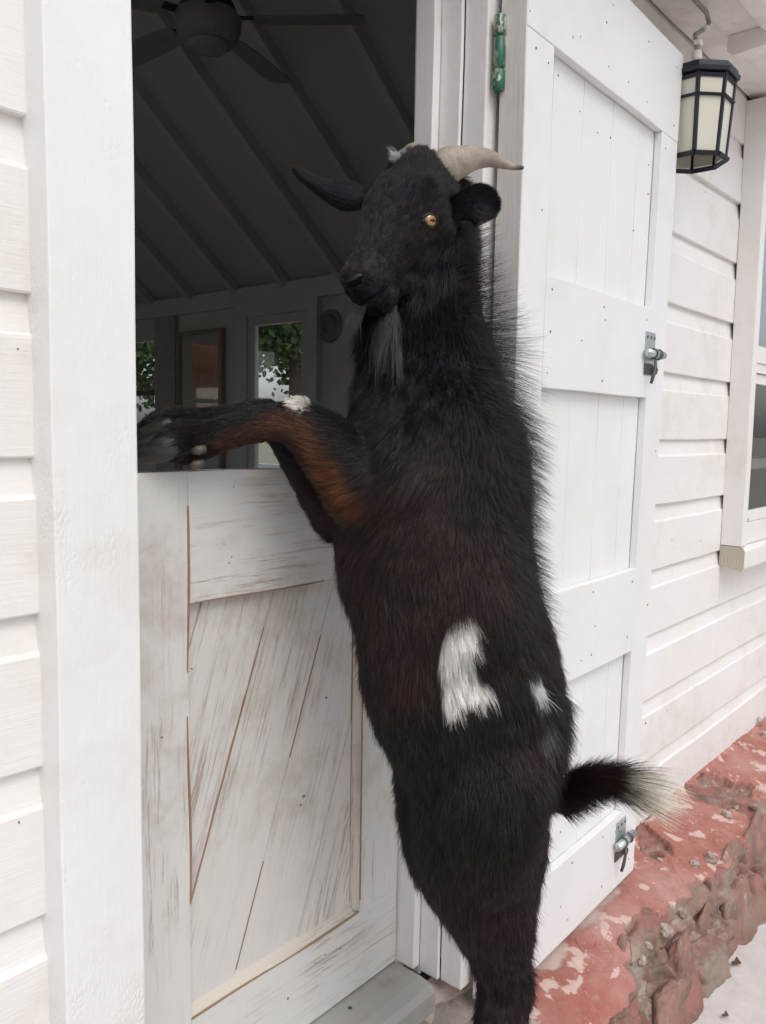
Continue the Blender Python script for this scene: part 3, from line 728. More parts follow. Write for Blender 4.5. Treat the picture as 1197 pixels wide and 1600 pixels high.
sto = pm.mix(pm.ramp(n3, [(.50, 0), (.60, .6)]), sto, (.30, .25, .20))
sto = pm.mix(pm.math('MULTIPLY', pm.ramp(n2, [(.60, 0), (.68, 1)]), .40), sto, (.46, .40, .35))
sto = pm.mix(pm.math('MULTIPLY', A2['Red'], pm.ramp(n2, [(.42, 0), (.62, .7)])), sto, (.42, .37, .32))
c_ = pm.mix(A1['Red'], sto, red); c_ = pm.mix(A1['Green'], c_, pla); pm.col(c_)
pm.l(pm.ramp(n1, [(.3, .42), (.7, .75)]), pm.b.inputs['Roughness'])
pm.bump(n2, .5, .002); pm.bump(pm.noise(160, o_, 4), .35, .001)
plinth.data.materials.append(pm.m)
# loose rubble stones sitting in the broken edge
rub = N('rubble_stone', .85); o_ = rub.coord()
rub.col(rub.mix(rub.ramp(rub.noise(30, o_, 6, .7), [(.35, 0), (.65, 1)]), (.50, .44, .39), (.24, .16, .125))); rub.bump(rub.noise(70, o_, 6, .7), .6, .003)
bv = BVHTree.FromPolygons([tuple(p) for p in P2.reshape(-1, 3)], [tuple(p.vertices) for p in plinth.data.polygons])
def rubble(px, py, r, i):
    d = Vector(ray(px, py)).normalized(); h = bv.ray_cast(Vector((0, 0, 0)), d)
    if h[0] is None: return
    bm = bmesh.new(); bmesh.ops.create_icosphere(bm, subdivisions=4, radius=1)
    V = np.array([v.co for v in bm.verts]); k = 1+(fbm(V*1.6+i*7.7, 4, 5)-.5)*1.1
    a_ = rng.uniform(.75, 1.25, 3)*r
    V = V*k[:, None]*a_
    for v, c in zip(bm.verts, V): v.co = h[0]+Vector([float(q) for q in c])+h[1]*(-r*.45)
    me = bpy.data.meshes.new('stone'); bm.to_mesh(me); bm.free(); me.polygons.foreach_set('use_smooth', [True]*len(me.polygons))
    o = link('stone', me, rub.m); o.parent = plinth
for i, (px, py, r) in enumerate([(1037, 1452, .015), (1068, 1430, .010), (1135, 1275, .014), (1150, 1262, .010), (1010, 1478, .012), (1110, 1345, .016), (1085, 1352, .011), (1180, 1262, .013), (1160, 1140, .018), (1182, 1130, .02), (1195, 1150, .018), (1030, 1345, .007), (1000, 1500, .012)]):
    rubble(px, py, r, i)

deadm = plain('dead_leaf', (.10, .06, .035), .8, bump=.4)
for i, (px, py, sz, nm_) in enumerate([(1150, 1506, .022, 'small curled dead leaf on the pale pavement close to the plinth'), (1133, 1588, .014, 'tiny dark crumb of debris on the pavement at the bottom right corner')]):
    P0_ = onZ(px, py, ZP+.004); eb = MB(); rs_ = []
    for k in range(9):
        u_ = -1+k/4; hw = max(.06, (1-u_*u_))*.42*sz
        rs_.append([P0_+np.array([u_*sz, hw*math.cos(t_)+.2*sz*math.sin(k), .004+.35*sz*u_*u_*.6+.12*abs(math.cos(t_))*hw+.0009*math.sin(t_)]) for t_ in np.linspace(0, 2*math.pi, 12, endpoint=False)])
    eb.rings(rs_); o = eb.build('dead_leaf', deadm, smooth=True); o['label'] = nm_; o['category'] = 'leaf' if i == 0 else 'debris'
RSM = N('plinth_stone', .7); o_ = RSM.coord(); q1 = RSM.noise(9, o_, 7, .7); q2 = RSM.noise(34, o_, 6, .72); q3 = RSM.noise(3.5, o_, 3)
qc = RSM.mix(RSM.ramp(q3, [(.40, 0), (.60, 1)]), (.26, .165, .125), (.33, .165, .14)); qc = RSM.mix(RSM.ramp(q1, [(.42, 0), (.62, .9)]), qc, (.15, .10, .075))
qc = RSM.mix(RSM.ramp(q2, [(.52, 0), (.64, .6)]), qc, (.42, .17, .14)); qc = RSM.mix(RSM.ramp(RSM.noise(17, RSM.coord((1.6, 1, .5)), 6, .72), [(.60, 0), (.66, .65)]), qc, (.55, .48, .41))
RSM.col(qc); RSM.bump(q1, .7, .012); RSM.bump(q2, .6, .004); RSM.bump(RSM.noise(130, o_, 4), .4, .0012)
def boulder(px, py, sx, sz, i, out=.0):
    d = Vector(ray(px, py)).normalized(); h = bv.ray_cast(Vector((0, 0, 0)), d)
    if h[0] is None: return
    r_ = np.random.default_rng(100+i); bm = bmesh.new(); bmesh.ops.create_icosphere(bm, subdivisions=5, radius=1); V = np.array([v.co for v in bm.verts])
    nn = r_.normal(0, 1, (15, 3)); nn /= np.linalg.norm(nn, axis=1)[:, None]; nn[0] = (0, -1, .15); dd = r_.uniform(.62, .9, 15); dd[0] = .7
    q = dd[None]/np.maximum(V @ nn.T, .02); rr_ = -np.log(np.exp(-q*16).sum(1))/16; rr_ = np.clip(rr_, .3, 1.25)
    rr_ = rr_*(1+(fbm(V*2.6+i*3.1, 5, 5)-.5)*.26)
    W = V*rr_[:, None]*np.array([sx, min(sx, sz)*.45, sz])
    for v, c in zip(bm.verts, W): v.co = h[0]+Vector([float(c[0]), float(c[1])-out+min(sx, sz)*.25, float(c[2])])
    me = bpy.data.meshes.new('stone'); bm.to_mesh(me); bm.free(); me.polygons.foreach_set('use_smooth', [True]*len(me.polygons)); o = link('stone', me, RSM.m); o.parent = plinth
for i, a_ in enumerate([(1005, 1550, .10, .13), (1085, 1530, .085, .15), (1148, 1352, .11, .05), (1118, 1440, .085, .10), (1172, 1425, .11, .12), (1062, 1595, .10, .10), (1042, 1480, .05, .05),
                         (1192, 1335, .13, .10), (1240, 1330, .14, .11), (1150, 1500, .08, .09)]): boulder(*a_, i, out=-.012)

# ============================================================ TREE and garden seen through the far glazing
bark = plain('bark', (.12, .09, .065), .9, 0, .6, 25)
lf = N('tree_leaves', .5); a = lf.n('Attribute'); a.attribute_name = 'tone'
lf.col(lf.mix(a.outputs['Fac'], (.025, .06, .022), (.16, .26, .07)))
lf.b.inputs['Subsurface Weight'].default_value = 0
def tree(px, py, d, rad, n, nm):
    c = at(px, py, d); base = np.array([c[0]+.653*2.0, c[1]-.757*2.0, ZP-.1])
    t = thing('garden_tree', nm, 'tree', base)
    m = MB(); tops = []
    hz_ = float(c[2]-base[2]); m.tube([base, base+np.array([.1, -.1, hz_*.5]), base+np.array([-.1, -.3, hz_])], [.16, .13, .10], 10)
    st0 = base+np.array([-.1, -.3, hz_])
    for k in range(9):
        q = c+rng.normal(0, .45, 3)*rad; m.tube([st0-np.array([0, 0, .2]), (st0+q)/2+np.array([0, 0, .25]), q], [.07, .045, .015], 7); tops.append(q)
    m.build('trunk', bark, t, smooth=True)
    cl = np.array(tops+[c+rng.normal(0, .5, 3)*rad for _ in range(26)]); V = []; Fc = []; tone = []
    for i in range(n):
        k = rng.integers(len(cl)); p = cl[k]+rng.normal(0, .23, 3)*rad*np.array([1, 1, .8]); s_ = rng.uniform(.03, .065)
        u = rng.normal(0, 1, 3); u /= np.linalg.norm(u); w_ = np.cross(u, rng.normal(0, 1, 3)); w_ /= np.linalg.norm(w_)
        b0 = len(V); V += [p-u*s_, p-u*s_*.2+w_*s_*.55, p+u*s_*.55+w_*s_*.4, p+u*s_, p+u*s_*.55-w_*s_*.4, p-u*s_*.2-w_*s_*.55]; Fc.append(tuple(range(b0, b0+6)))
        tn = np.clip(.35+.25*math.sin(k*3.1)+rng.normal(0, .18), 0, 1); tone += [tn]*6
    me = bpy.data.meshes.new('crown'); me.from_pydata([tuple(map(float, v)) for v in V], [], Fc); at_ = me.attributes.new('tone', 'FLOAT', 'POINT'); at_.data.foreach_set('value', np.array(tone, np.float32))
    link('crown', me, lf.m, t)
tree(448, 450, 11.0, 1.2, 24000, 'leafy green tree hanging over the garden, seen through the glazed door')
tree(215, 500, 11.0, .85, 8000, 'small leafy tree seen through the far left sash window')
gw = plain('garden_wall_paint', (.72, .72, .70), .7)
m = MB(); m.box(9.0, 9.15, 6.0, 16.0, ZP-.1, -.62, .01); o = m.build('garden_wall', gw); o['label'] = 'low white garden wall outside, seen through the bottom of the far glazing'; o['category'] = 'wall'

# ============================================================ THE GOAT
D0 = 1.38
def loft(nodes, n=28, sub=5, cap=True):
    """nodes: (px, py, depth, half width in px, half thickness in m) -> rings of an elliptical tube"""
    A = np.array([[*at(q[0], q[1], q[2]), q[3]*q[2]/F, q[4]] for q in nodes])
    t = np.arange(len(A)); ts = np.linspace(0, len(A)-1, (len(A)-1)*sub+1)
    out = np.zeros((len(ts), 5))
    for k, s_ in enumerate(ts):                                   # Catmull-Rom
        i = min(int(s_), len(A)-2); f = s_-i
        p0, p1, p2, p3 = A[max(i-1, 0)], A[i], A[i+1], A[min(i+2, len(A)-1)]
        out[k] = .5*((2*p1)+(-p0+p2)*f+(2*p0-5*p1+4*p2-p3)*f*f+(-p0+3*p1-3*p2+p3)*f**3)
    C, a, b = out[:, :3], np.maximum(out[:, 3], .002), np.maximum(out[:, 4], .002)
    T_ = np.gradient(C, axis=0); T_ /= np.linalg.norm(T_, axis=1)[:, None]
    rings = []; ang = np.linspace(0, 2*math.pi, n, endpoint=False)
    for k in range(len(C)):
        fwd = C[k]/np.linalg.norm(C[k])
        u = np.cross(T_[k], fwd); u /= np.linalg.norm(u); w_ = np.cross(u, T_[k])
        rings.append(C[k]+a[k]*np.cos(ang)[:, None]*u+b[k]*np.sin(ang)[:, None]*w_)
    if cap:
        for end in (0, -1):
            s_ = -1 if end == 0 else 1; base = rings[end]; c = C[end]; r_ = min(a[end], b[end])*.9; add = []
            for q in (.35, .65, .88): add.append(c+(base-c)*math.cos(q*math.pi/2)+T_[end]*s_*r_*math.sin(q*math.pi/2))
            rings = add[::-1]+rings if end == 0 else rings+add
    return rings, C, T_, a
PARTS = {}
bmg = MB()
def add(name, nodes, cap=True, **kw):
    r_, C, T_, a = loft(nodes, cap=cap, **kw); bmg.rings(r_); PARTS[name] = (C, T_, a); return r_
torso = [(672, 585, 1.385, 84, .08), (670, 630, 1.38, 112, .105), (672, 680, 1.38, 133, .125), (674, 750, 1.38, 146, .135), (676, 850, 1.38, 147, .14), (696, 950, 1.38, 142, .145),
         (716, 1040, 1.38, 146, .15), (738, 1120, 1.38, 142, .145), (750, 1190, 1.385, 122, .13), (752, 1240, 1.39, 104, .11)]
add('torso', torso)
# hind legs: thigh, hock, cannon, hoof down to the step
add('leg_near', [(752, 1190, 1.36, 104, .085), (750, 1270, 1.35, 100, .085), (752, 1335, 1.35, 96, .08), (762, 1400, 1.355, 77, .065), (778, 1455, 1.37, 55, .045), (789, 1505, 1.39, 38, .033),
                 (800, 1545, 1.40, 33, .028), (790, 1600, 1.39, 29, .024), (780, 1680, 1.375, 26, .022), (773, 1770, 1.36, 25, .021), (768, 1815, 1.35, 29, .026)])
add('leg_far', [(700, 1190, 1.44, 80, .08), (692, 1270, 1.47, 66, .07), (705, 1340, 1.48, 62, .06), (728, 1400, 1.49, 48, .045), (745, 1450, 1.50, 34, .03), (762, 1500, 1.52, 26, .024),
                (772, 1540, 1.53, 24, .022), (760, 1620, 1.50, 21, .02), (745, 1700, 1.47, 20, .019), (738, 1745, 1.46, 24, .024)])
# neck
add('neck', [(690, 310, 1.45, 44, .05), (680, 380, 1.45, 57, .06), (665, 450, 1.44, 76, .07), (660, 530, 1.42, 91, .085), (668, 610, 1.40, 106, .10), (672, 690, 1.39, 118, .11)])
# near foreleg: shoulder, elbow, carpus, fetlock, pastern
add('fore_near', [(668, 690, 1.34, 92, .085), (635, 745, 1.32, 86, .07), (588, 762, 1.315, 74, .055), (545, 725, 1.32, 58, .046), (500, 686, 1.325, 44, .038), (462, 662, 1.325, 35, .034),
                  (425, 660, 1.32, 27, .028), (380, 668, 1.31, 24, .025), (335, 682, 1.295, 25, .026), (300, 690, 1.28, 31, .029), (275, 692, 1.266, 28, .030), (264, 696, 1.262, 23, .026)])
add('fore_far', [(600, 700, 1.46, 60, .06), (545, 800, 1.43, 44, .045), (520, 790, 1.42, 36, .036), (480, 735, 1.41, 30, .03), (450, 680, 1.40, 29, .03),
                 (420, 652, 1.39, 25, .026), (370, 655, 1.38, 21, .022), (320, 660, 1.36, 20, .021), (275, 663, 1.345, 25, .025), (245, 672, 1.335, 24, .024)])
add('shoulder', [(690, 640, 1.31, 60, .05), (665, 720, 1.295, 82, .06), (630, 790, 1.295, 62, .05), (600, 830, 1.31, 34, .035)])
add('ribs', [(705, 800, 1.30, 80, .05), (712, 900, 1.285, 92, .06), (722, 1000, 1.285, 90, .06), (735, 1090, 1.30, 70, .05)])
add('haunch', [(770, 1130, 1.30, 60, .045), (768, 1210, 1.285, 78, .06), (765, 1290, 1.285, 76, .06), (766, 1360, 1.30, 60, .05)])
# tail root
add('tail', [(845, 1245, 1.36, 26, .022), (880, 1240, 1.35, 21, .018), (915, 1225, 1.34, 19, .016), (950, 1218, 1.33, 15, .013), (975, 1226, 1.325, 10, .009)])
# head: axis h (poll to nose), l (towards the near ear), nn (out of the forehead)
def camv(x, y, zc): return RC @ np.array([x, y, -zc])
hv = camv(-.40, .80, .44); hv /= np.linalg.norm(hv)
lv = camv(.78, .05, .62); lv -= hv*np.dot(lv, hv); lv /= np.linalg.norm(lv)
nv = -np.cross(hv, lv)
if np.dot(nv, camv(0, 0, 1)) < 0: nv = -nv
HO = at(648, 268, 1.385)
def H(v, l, n_): return HO+hv*v+lv*l+nv*n_
hs_ = [(-.045, .030, .030, -.034), (-.03, .050, .048, -.034), (0, .063, .064, -.034), (.04, .068, .075, -.042), (.08, .069, .083, -.050), (.115, .062, .080, -.053), (.145, .053, .068, -.046),
       (.175, .040, .053, -.036), (.20, .0335, .045, -.031), (.225, .0315, .041, -.029), (.247, .031, .038, -.030), (.262, .026, .031, -.032), (.270, .014, .017, -.032)]
rr = []; ang = np.linspace(0, 2*math.pi, 32, endpoint=False)
for v, wl, hn, c in hs_:
    ca, sa = np.cos(ang), np.sin(ang); e = .82
    x = np.sign(ca)*np.abs(ca)**e*wl; y = np.sign(sa)*np.abs(sa)**e*hn
    x = x*np.where(y < 0, 1+.12*y/hn, 1)
    rr.append(H(v, 0, c)+x[:, None]*lv+y[:, None]*nv)
bmg.rings(rr)
def blob(p, r, sq=(1, 1, 1)):
    bm = bmg.bm; q = bmesh.ops.create_icosphere(bm, subdivisions=3, radius=1)
    for v in q['verts']:
        c = np.array(v.co)*np.array(sq)*r; v.co = Vector([float(a) for a in p+c[0]*lv+c[1]*hv+c[2]*nv])
for s_ in (-1, 1):
    blob(H(.062, s_*.053, -.008), .021, (.8, 1.2, .8))            # brow / orbit
    blob(H(.085, s_*.050, -.075), .038, (.7, 1.25, 1)); blob(H(.055, s_*.058, .000), .016, (.8, 1.6, .7)); blob(H(.150, s_*.030, -.010), .016, (.8, 2.4, .8))             # cheek
    blob(H(.243, s_*.017, -.008), .0155, (1, 1.2, .8))             # nostril wing
blob(H(.232, 0, -.070), .029, (1.05, 1.1, .75)); blob(H(.205, 0, -.072), .026, (1.0, 1.2, .7))                  # chin and lower lip
blob(at(664, 425, 1.375), .052, (.8, 1, 1)); blob(at(640, 462, 1.355), .034); blob(at(464, 650, 1.318), .031, (1, 1, 1)); blob(H(.01, 0, .012), .040, (1.1, 1.2, .6))                      # forehead dome
PARTS['head'] = (np.array([H(v, 0, -.03) for v in np.linspace(-.04, .25, 12)]), np.array([hv]*12), np.full(12, .06))
for v in bmg.bm.verts: pass
body0 = bmg.build('tmp_body', None)
md = body0.modifiers.new('r', 'REMESH'); md.mode = 'VOXEL'; md.voxel_size = .0055; md.use_smooth_shade = True
md = body0.modifiers.new('s', 'SMOOTH'); md.factor = .6; md.iterations = 7
dg = bpy.context.evaluated_depsgraph_get()
me = bpy.data.meshes.new_from_object(body0.evaluated_get(dg)); me.name = 'body'
bpy.data.objects.remove(body0)
foot = at(773, 1800, 1.36); foot[2] = -1.242
goat = thing('goat', 'black bearded goat with white flank patches standing upright, forelegs resting on the stable door', 'goat', (foot[0], foot[1], -1.242))
def proj(Pw):
    c = np.asarray(Pw) @ RC
    return PP[0]+F*c[..., 0]/c[..., 2], PP[1]+F*c[..., 1]/c[..., 2]
# surface samples: colour and direction fields
nvx = len(me.vertices); co = np.zeros(nvx*3, np.float32); me.vertices.foreach_get('co', co); co = co.reshape(-1, 3).astype(float)
me.calc_loop_triangles(); nt_ = len(me.loop_triangles); tri = np.zeros(nt_*3, np.int32); me.loop_triangles.foreach_get('vertices', tri); tri = tri.reshape(-1, 3)
vn = np.zeros(nvx*3, np.float32); me.vertices.foreach_get('normal', vn); vn = vn.reshape(-1, 3).astype(float)
names = list(PARTS); CC = np.concatenate([PARTS[k][0] for k in names]); TT = np.concatenate([PARTS[k][1] for k in names]); RR_ = np.concatenate([PARTS[k][2] for k in names])
PID = np.concatenate([[i]*len(PARTS[k][0]) for i, k in enumerate(names)])
def fields(p):
    """nearest skeleton part and a blended flow direction"""
    fl = np.zeros_like(p); pid = np.zeros(len(p), int)
    for a in range(0, len(p), 4000):
        d = np.linalg.norm(p[a:a+4000, None]-CC[None], axis=2)/np.maximum(RR_[None], .02)**.6
        pid[a:a+4000] = PID[np.argmin(d, 1)]
        w_ = np.exp(-(d-d.min(1)[:, None])*5.5); w_ /= w_.sum(1)[:, None]; fl[a:a+4000] = w_ @ TT
    fl /= np.linalg.norm(fl, axis=1)[:, None]+1e-9
    return pid, fl
def polymask(px, py, poly, soft=6):
    """signed-ish mask of an irregular patch"""
    poly = np.array(poly, float); inside = np.zeros(px.shape, bool); dist = np.full(px.shape, 1e9)
    for i in range(len(poly)):
        x1, y1 = poly[i]; x2, y2 = poly[(i+1) % len(poly)]
        c = ((y1 > py) != (y2 > py)) & (px < (x2-x1)*(py-y1)/(y2-y1+1e-9)+x1); inside ^= c
        t_ = np.clip(((px-x1)*(x2-x1)+(py-y1)*(y2-y1))/((x2-x1)**2+(y2-y1)**2+1e-9), 0, 1)
        dist = np.minimum(dist, np.hypot(px-x1-t_*(x2-x1), py-y1-t_*(y2-y1)))
    sd = np.where(inside, dist, -dist)
    return sstep(-soft, soft, sd)
W1 = [(700, 985), (716, 972), (738, 966), (745, 985), (741, 1012), (734, 1030), (742, 1052), (748, 1070), (772, 1080), (768, 1095), (740, 1100), (718, 1108), (706, 1124), (694, 1115), (692, 1080), (686, 1050), (690, 1015)]
W2 = [(830, 1048), (838, 1052), (846, 1085), (838, 1092), (828, 1078), (823, 1065)]
W3 = [(852, 1128), (862, 1136), (858, 1160), (846, 1172), (840, 1162)]
W4 = [(448, 626), (466, 618), (488, 622), (494, 634), (484, 644), (462, 646), (448, 640)]
W5 = [(603, 236), (626, 226), (630, 248), (612, 254)]
RU = [(405, 662), (440, 650), (470, 655), (500, 680), (522, 712), (545, 745), (572, 792), (570, 812), (548, 806), (520, 782), (492, 735), (470, 700), (450, 688), (400, 695), (345, 712), (335, 700)]
def colours(p, nrm, pid, near):
    px, py = proj(p); n_ = fbm(p*9, 3, 5); n2 = fbm(p*60, 2, 6)
    black = np.array([.0050, .0050, .0070]); brown = np.array([.029, .0135, .0105])
    tb = np.clip(sstep(620, 860, py)*(.45+.9*sstep(.35, .65, n_)), 0, 1)*(1-.35*sstep(1180, 1300, py))
    tb = tb*(1-.85*np.exp(-(((px-770)/75)**2+((py-640)/70)**2)))*(1-.7*sstep(1090, 1140, py)*(1-sstep(1300, 1400, py))*(1-sstep(790, 830, px)))
    c = black*(1-tb[:, None])+brown*tb[:, None]; shoulder_hl = np.exp(-(((px-650)/60)**2+((py-745)/55)**2)); c = c+shoulder_hl[:, None]*np.array([.010, .010, .013])  # bluish shoulder highlight painted into the coat colour
    nb = np.isin(pid, [names.index('neck')])*sstep(690, 740, px)*(1-sstep(560, 640, py)); c = c*(1-nb[:, None])+np.array([.022, .015, .014])*nb[:, None]
    hd_ = np.exp(-(((px-640)/40)**2+((py-375)/45)**2))*(pid == names.index('head')); c = c+hd_[:, None]*np.array([.014, .006, .003])
    nose = np.exp(-(((px-548)/26)**2+((py-425)/22)**2))*(pid == names.index('head')); c = c+nose[:, None]*np.array([.025, .014, .012])
    br_ = np.exp(-(((px-600)/32)**2+((py-365)/60)**2))*(pid == names.index('head')); c = c+(br_*(.4+1.2*n2))[:, None]*np.array([.011, .012, .016])
    fr = (pid == names.index('fore_near')) | (pid == names.index('fore_far')); 
    ru = polymask(px, py, RU, 16)*fr*(.45+.8*n2)*(pid == names.index('fore_near')); ru = np.clip(ru, 0, 1)
    c = c*(1-ru[:, None])+np.array([.15, .055, .020])*ru[:, None]*(.5+.7*sstep(380, 560, px)[:, None])
    lt = near*1.0
    for W, s_, cc in ((W1, 5, (.86, .81, .75)), (W2, 4, (.72, .70, .68)), (W3, 8, (.13, .125, .12)), (W4, 3, (.66, .62, .56)), (W5, 5, (.55, .53, .5))):
        m_ = polymask(px, py, W, s_)*lt; m_ = np.clip(m_*1.15+(n2-.5)*.5*(m_ > .05), 0, 1); c = c*(1-m_[:, None])+np.array(cc)*m_[:, None]
    tl = (pid == names.index('tail'))*sstep(955, 968, px+(n2-.5)*14); c = c*(1-tl[:, None])+np.array([.80, .74, .60])*tl[:, None]
    return c
pidv, flv = fields(co); facing = (np.einsum('ij,ij->i', vn, co/np.linalg.norm(co, axis=1)[:, None]) < .15)
colv = colours(co, vn, pidv, facing)*.8
ca_ = me.attributes.new('coat', 'FLOAT_COLOR', 'POINT'); ca_.data.foreach_set('color', np.concatenate([colv, np.ones((nvx, 1))], 1).reshape(-1).astype(np.float32))
skin = N('goat_hide', .7); a = skin.n('Attribute'); a.attribute_name = 'coat'; skin.col(a.outputs['Color']); skin.bump(skin.noise(300, skin.coord(), 3), .4, .001)
skin.b.inputs['Specular IOR Level'].default_value = .3
body = link('body', me, skin.m, goat)
me.polygons.foreach_set('use_smooth', [True]*len(me.polygons))
# ---- fur
v0, v1, v2 = co[tri[:, 0]], co[tri[:, 1]], co[tri[:, 2]]
area = np.linalg.norm(np.cross(v1-v0, v2-v0), axis=1)/2
pidt = pidv[tri[:, 0]]
cen = (v0+v1+v2)/3; px_, py_ = proj(cen)
nf = np.einsum('ij,ij->i', np.cross(v1-v0, v2-v0), cen); back = nf > 0
ishead = pidt == names.index('head')
dens = np.where(ishead, 2.6, 1.0); dens = np.where(np.isin(pidt, [names.index('fore_near'), names.index('fore_far')]), 1.8, dens)
dens = np.where(py_ > 1680, .25, dens); dens = dens*np.where(back & (nf > .35*np.linalg.norm(cen, axis=1)*area*2), .35, 1)
def sample(weights, n):
    w_ = weights/weights.sum(); t_ = rng.choice(len(w_), n, p=w_); r1 = np.sqrt(rng.random(n)); r2 = rng.random(n)
    b0, b1, b2 = 1-r1, r1*(1-r2), r1*r2
    p = v0[t_]*b0[:, None]+v1[t_]*b1[:, None]+v2[t_]*b2[:, None]
    q = vn[tri[t_, 0]]*b0[:, None]+vn[tri[t_, 1]]*b1[:, None]+vn[tri[t_, 2]]*b2[:, None]
    return p, q/np.linalg.norm(q, axis=1)[:, None]
def unit(x): return x/(np.linalg.norm(x, axis=-1)[..., None]+1e-9)
furm = bpy.data.materials.new('goat_fur'); furm.use_nodes = True; nt_f = furm.node_tree; bs = nt_f.nodes['Principled BSDF']
an = nt_f.nodes.new('ShaderNodeAttribute'); an.attribute_name = 'fcol'
nt_f.links.new(an.outputs['Color'], bs.inputs['Base Color']); bs.inputs['Roughness'].default_value = .30; bs.inputs['Specular IOR Level'].default_value = .38
bs.inputs['Sheen Weight'].default_value = 0
def hairs(name, P0, Dr, L, rad, col, npt=6, clump=None):
    """P0 roots, Dr (n,npt-1,3) unit step directions"""
    n = len(P0); step = (L/(npt-1))[:, None, None]*Dr
    pts = np.concatenate([P0[:, None], P0[:, None]+np.cumsum(step, 1)], 1)
    if clump is not None:
        for sc_, am in clump:
            cc_, hh_ = vcentre(P0*sc_, 31); dv = cc_/sc_-P0; k_ = np.linspace(0, 1, npt)[None, :, None]**1.4
            pts = pts+dv[:, None]*k_*(am if np.ndim(am) == 0 else am[:, None, None]); col = col*(.72+.56*hh_)[:, None]
    hc = bpy.data.hair_curves.new(name); hc.add_curves([npt]*n)
    hc.points.foreach_set('position', pts.reshape(-1).astype(np.float32))
    prof_ = np.linspace(1, .12, npt)**.8
    ra = hc.attributes.get('radius') or hc.attributes.new('radius', 'FLOAT', 'POINT')
    ra.data.foreach_set('value', (rad[:, None]*prof_[None]).reshape(-1).astype(np.float32))
    ct = hc.attributes.new('fcol', 'FLOAT_COLOR', 'POINT'); cc = np.repeat(col[:, None], npt, 1); cc = np.concatenate([cc, np.ones(cc.shape[:2]+(1,))], 2)
    ct.data.foreach_set('color', cc.reshape(-1).astype(np.float32))
    try: hc.set_types(type='CATMULL_ROM')
    except Exception: pass
    return link(name, hc, furm, goat)
def bend(nr, fl, lift0, lift1, npt, jit=.12, down=0.0):
    """direction starts lifted off the skin and lies down along the flow"""
    n = len(nr); tg = unit(fl-nr*np.einsum('ij,ij->i', fl, nr)[:, None]); k = np.linspace(0, 1, npt-1)[None, :, None]
    li = lift0*(1-k)+lift1*k
    J = rng.normal(0, jit, (n, 1, 3))+rng.normal(0, jit*.35, (n, npt-1, 3))
    return unit(tg[:, None]*(1-li*.6)+nr[:, None]*li+J+np.array([0, 0, -1.])*down*k)
def clumpdir(p, s=70, a=.25):
    return (np.stack([fbm(p*s, 2, 7), fbm(p*s, 2, 8), fbm(p*s, 2, 9)], 1)-.5)*2*a
# short coat over everything
n = 300000
p, q = sample(area*dens, n); pid, fl = fields(p); px, py = proj(p); I = names.index
isH = pid == I('head'); isN = pid == I('neck'); isF = (pid == I('fore_near')) | (pid == I('fore_far')); isL = (pid == I('leg_near')) | (pid == I('leg_far')); isT = pid == I('tail'); isB = np.isin(pid, [I('torso'), I('shoulder'), I('ribs'), I('haunch')])
view = p/np.linalg.norm(p, axis=1)[:, None]; fac = np.einsum('ij,ij->i', q, view) < .2
L = np.full(n, .027); L[isH] = .0115; L[isN] = .034; L[isF] = .015; L[isL] = .024; L[isT] = .03
upperfore = isF & (px > 480); L[upperfore] = .024
L[isL & (py > 1480)] = .016; L = L*rng.uniform(.65, 1.25, n)
L = L*np.where(isB | isN, .75+.6*sstep(.35, .7, fbm(p*12, 3, 71)), 1)
muz = isH & (np.hypot(px-560, py-445) < 58); L[muz] *= .38; L[isF & (np.hypot(px-468, py-634) < 34)] *= .45
fl = unit(fl+clumpdir(p, 55, .35)*(~isH)[:, None]+clumpdir(p, 14, .3)*(isB | isL)[:, None])
fl[isH] = -fl[isH]*1.0+clumpdir(p[isH], 25, .25)
li0 = .45+.25*rng.random(n)
col = colours(p+np.array([0, 0, -.006]), q, pid, fac)*np.where(isH, rng.uniform(.4, 1.9, n), rng.uniform(.7, 1.35, n))[:, None]
Dr = np.zeros((n, 5, 3))
Dr[:] = bend(q, fl, .40, .05, 6, .07); nk = bend(q, fl, .5, .15, 6, .10); Dr[isN] = nk[isN]
hd2 = bend(q, fl, .34, .10, 6, .12); Dr[isH] = hd2[isH]
hairs('fur', p, Dr, L, np.where(isH, .00020, .00024)*rng.uniform(.8, 1.3, n), np.clip(col, 0, .8), clump=((95, np.where(isH, .38, np.where(isF, .3, .62))), (38, np.where(isH | isF, 0., .22))))
# long guard hairs: mane on the nape and back, rump fringe, tail brush, belly edge
def where_mask(fn): w_ = area*fn(cen, px_, py_, pidt, vn[tri[:, 0]]); return w_
right = unit((RC @ np.array([1., 0, 0]))[None])[0]; upv = np.array([0, 0, 1.]); camd = RC @ np.array([0, 0, -1.])
def edgef(nrm, d): return np.clip(nrm @ d, 0, 1)
wm_ = where_mask(lambda c, x, y, pd, nn: (sstep(330, 400, y)*(1-sstep(880, 1000, y)))*sstep(.25, .8, nn @ right)*np.isin(pd, [I('neck'), I('torso'), I('shoulder'), I('ribs')])*(x > 690))
n = 8000; p, q = sample(wm_, n); px, py = proj(p); pid, fl = fields(p)
k = np.linspace(0, 1, 6)[None, :, None]; up_ = sstep(640, 420, py)
base = unit(right[None]*1.0+q*.35+upv[None]*(.22*up_-.62*(1-up_))[:, None]+rng.normal(0, .17, (n, 3))+clumpdir(p, 60, .25))
Dr = unit(base[:, None]+upv*(.30*up_[:, None, None]*k-(.25*(1-up_))[:, None, None]*k)+rng.normal(0, .05, (n, 6, 3)))
L = (.042+.050*np.exp(-((py-560)/140)**2))*rng.uniform(.45, 1.25, n)
hairs('mane', p, Dr, L, .00020*rng.uniform(.8, 1.3, n), np.array([.010, .009, .010])*rng.uniform(.5, 1.8, n)[:, None], 7, clump=((60, .5),))
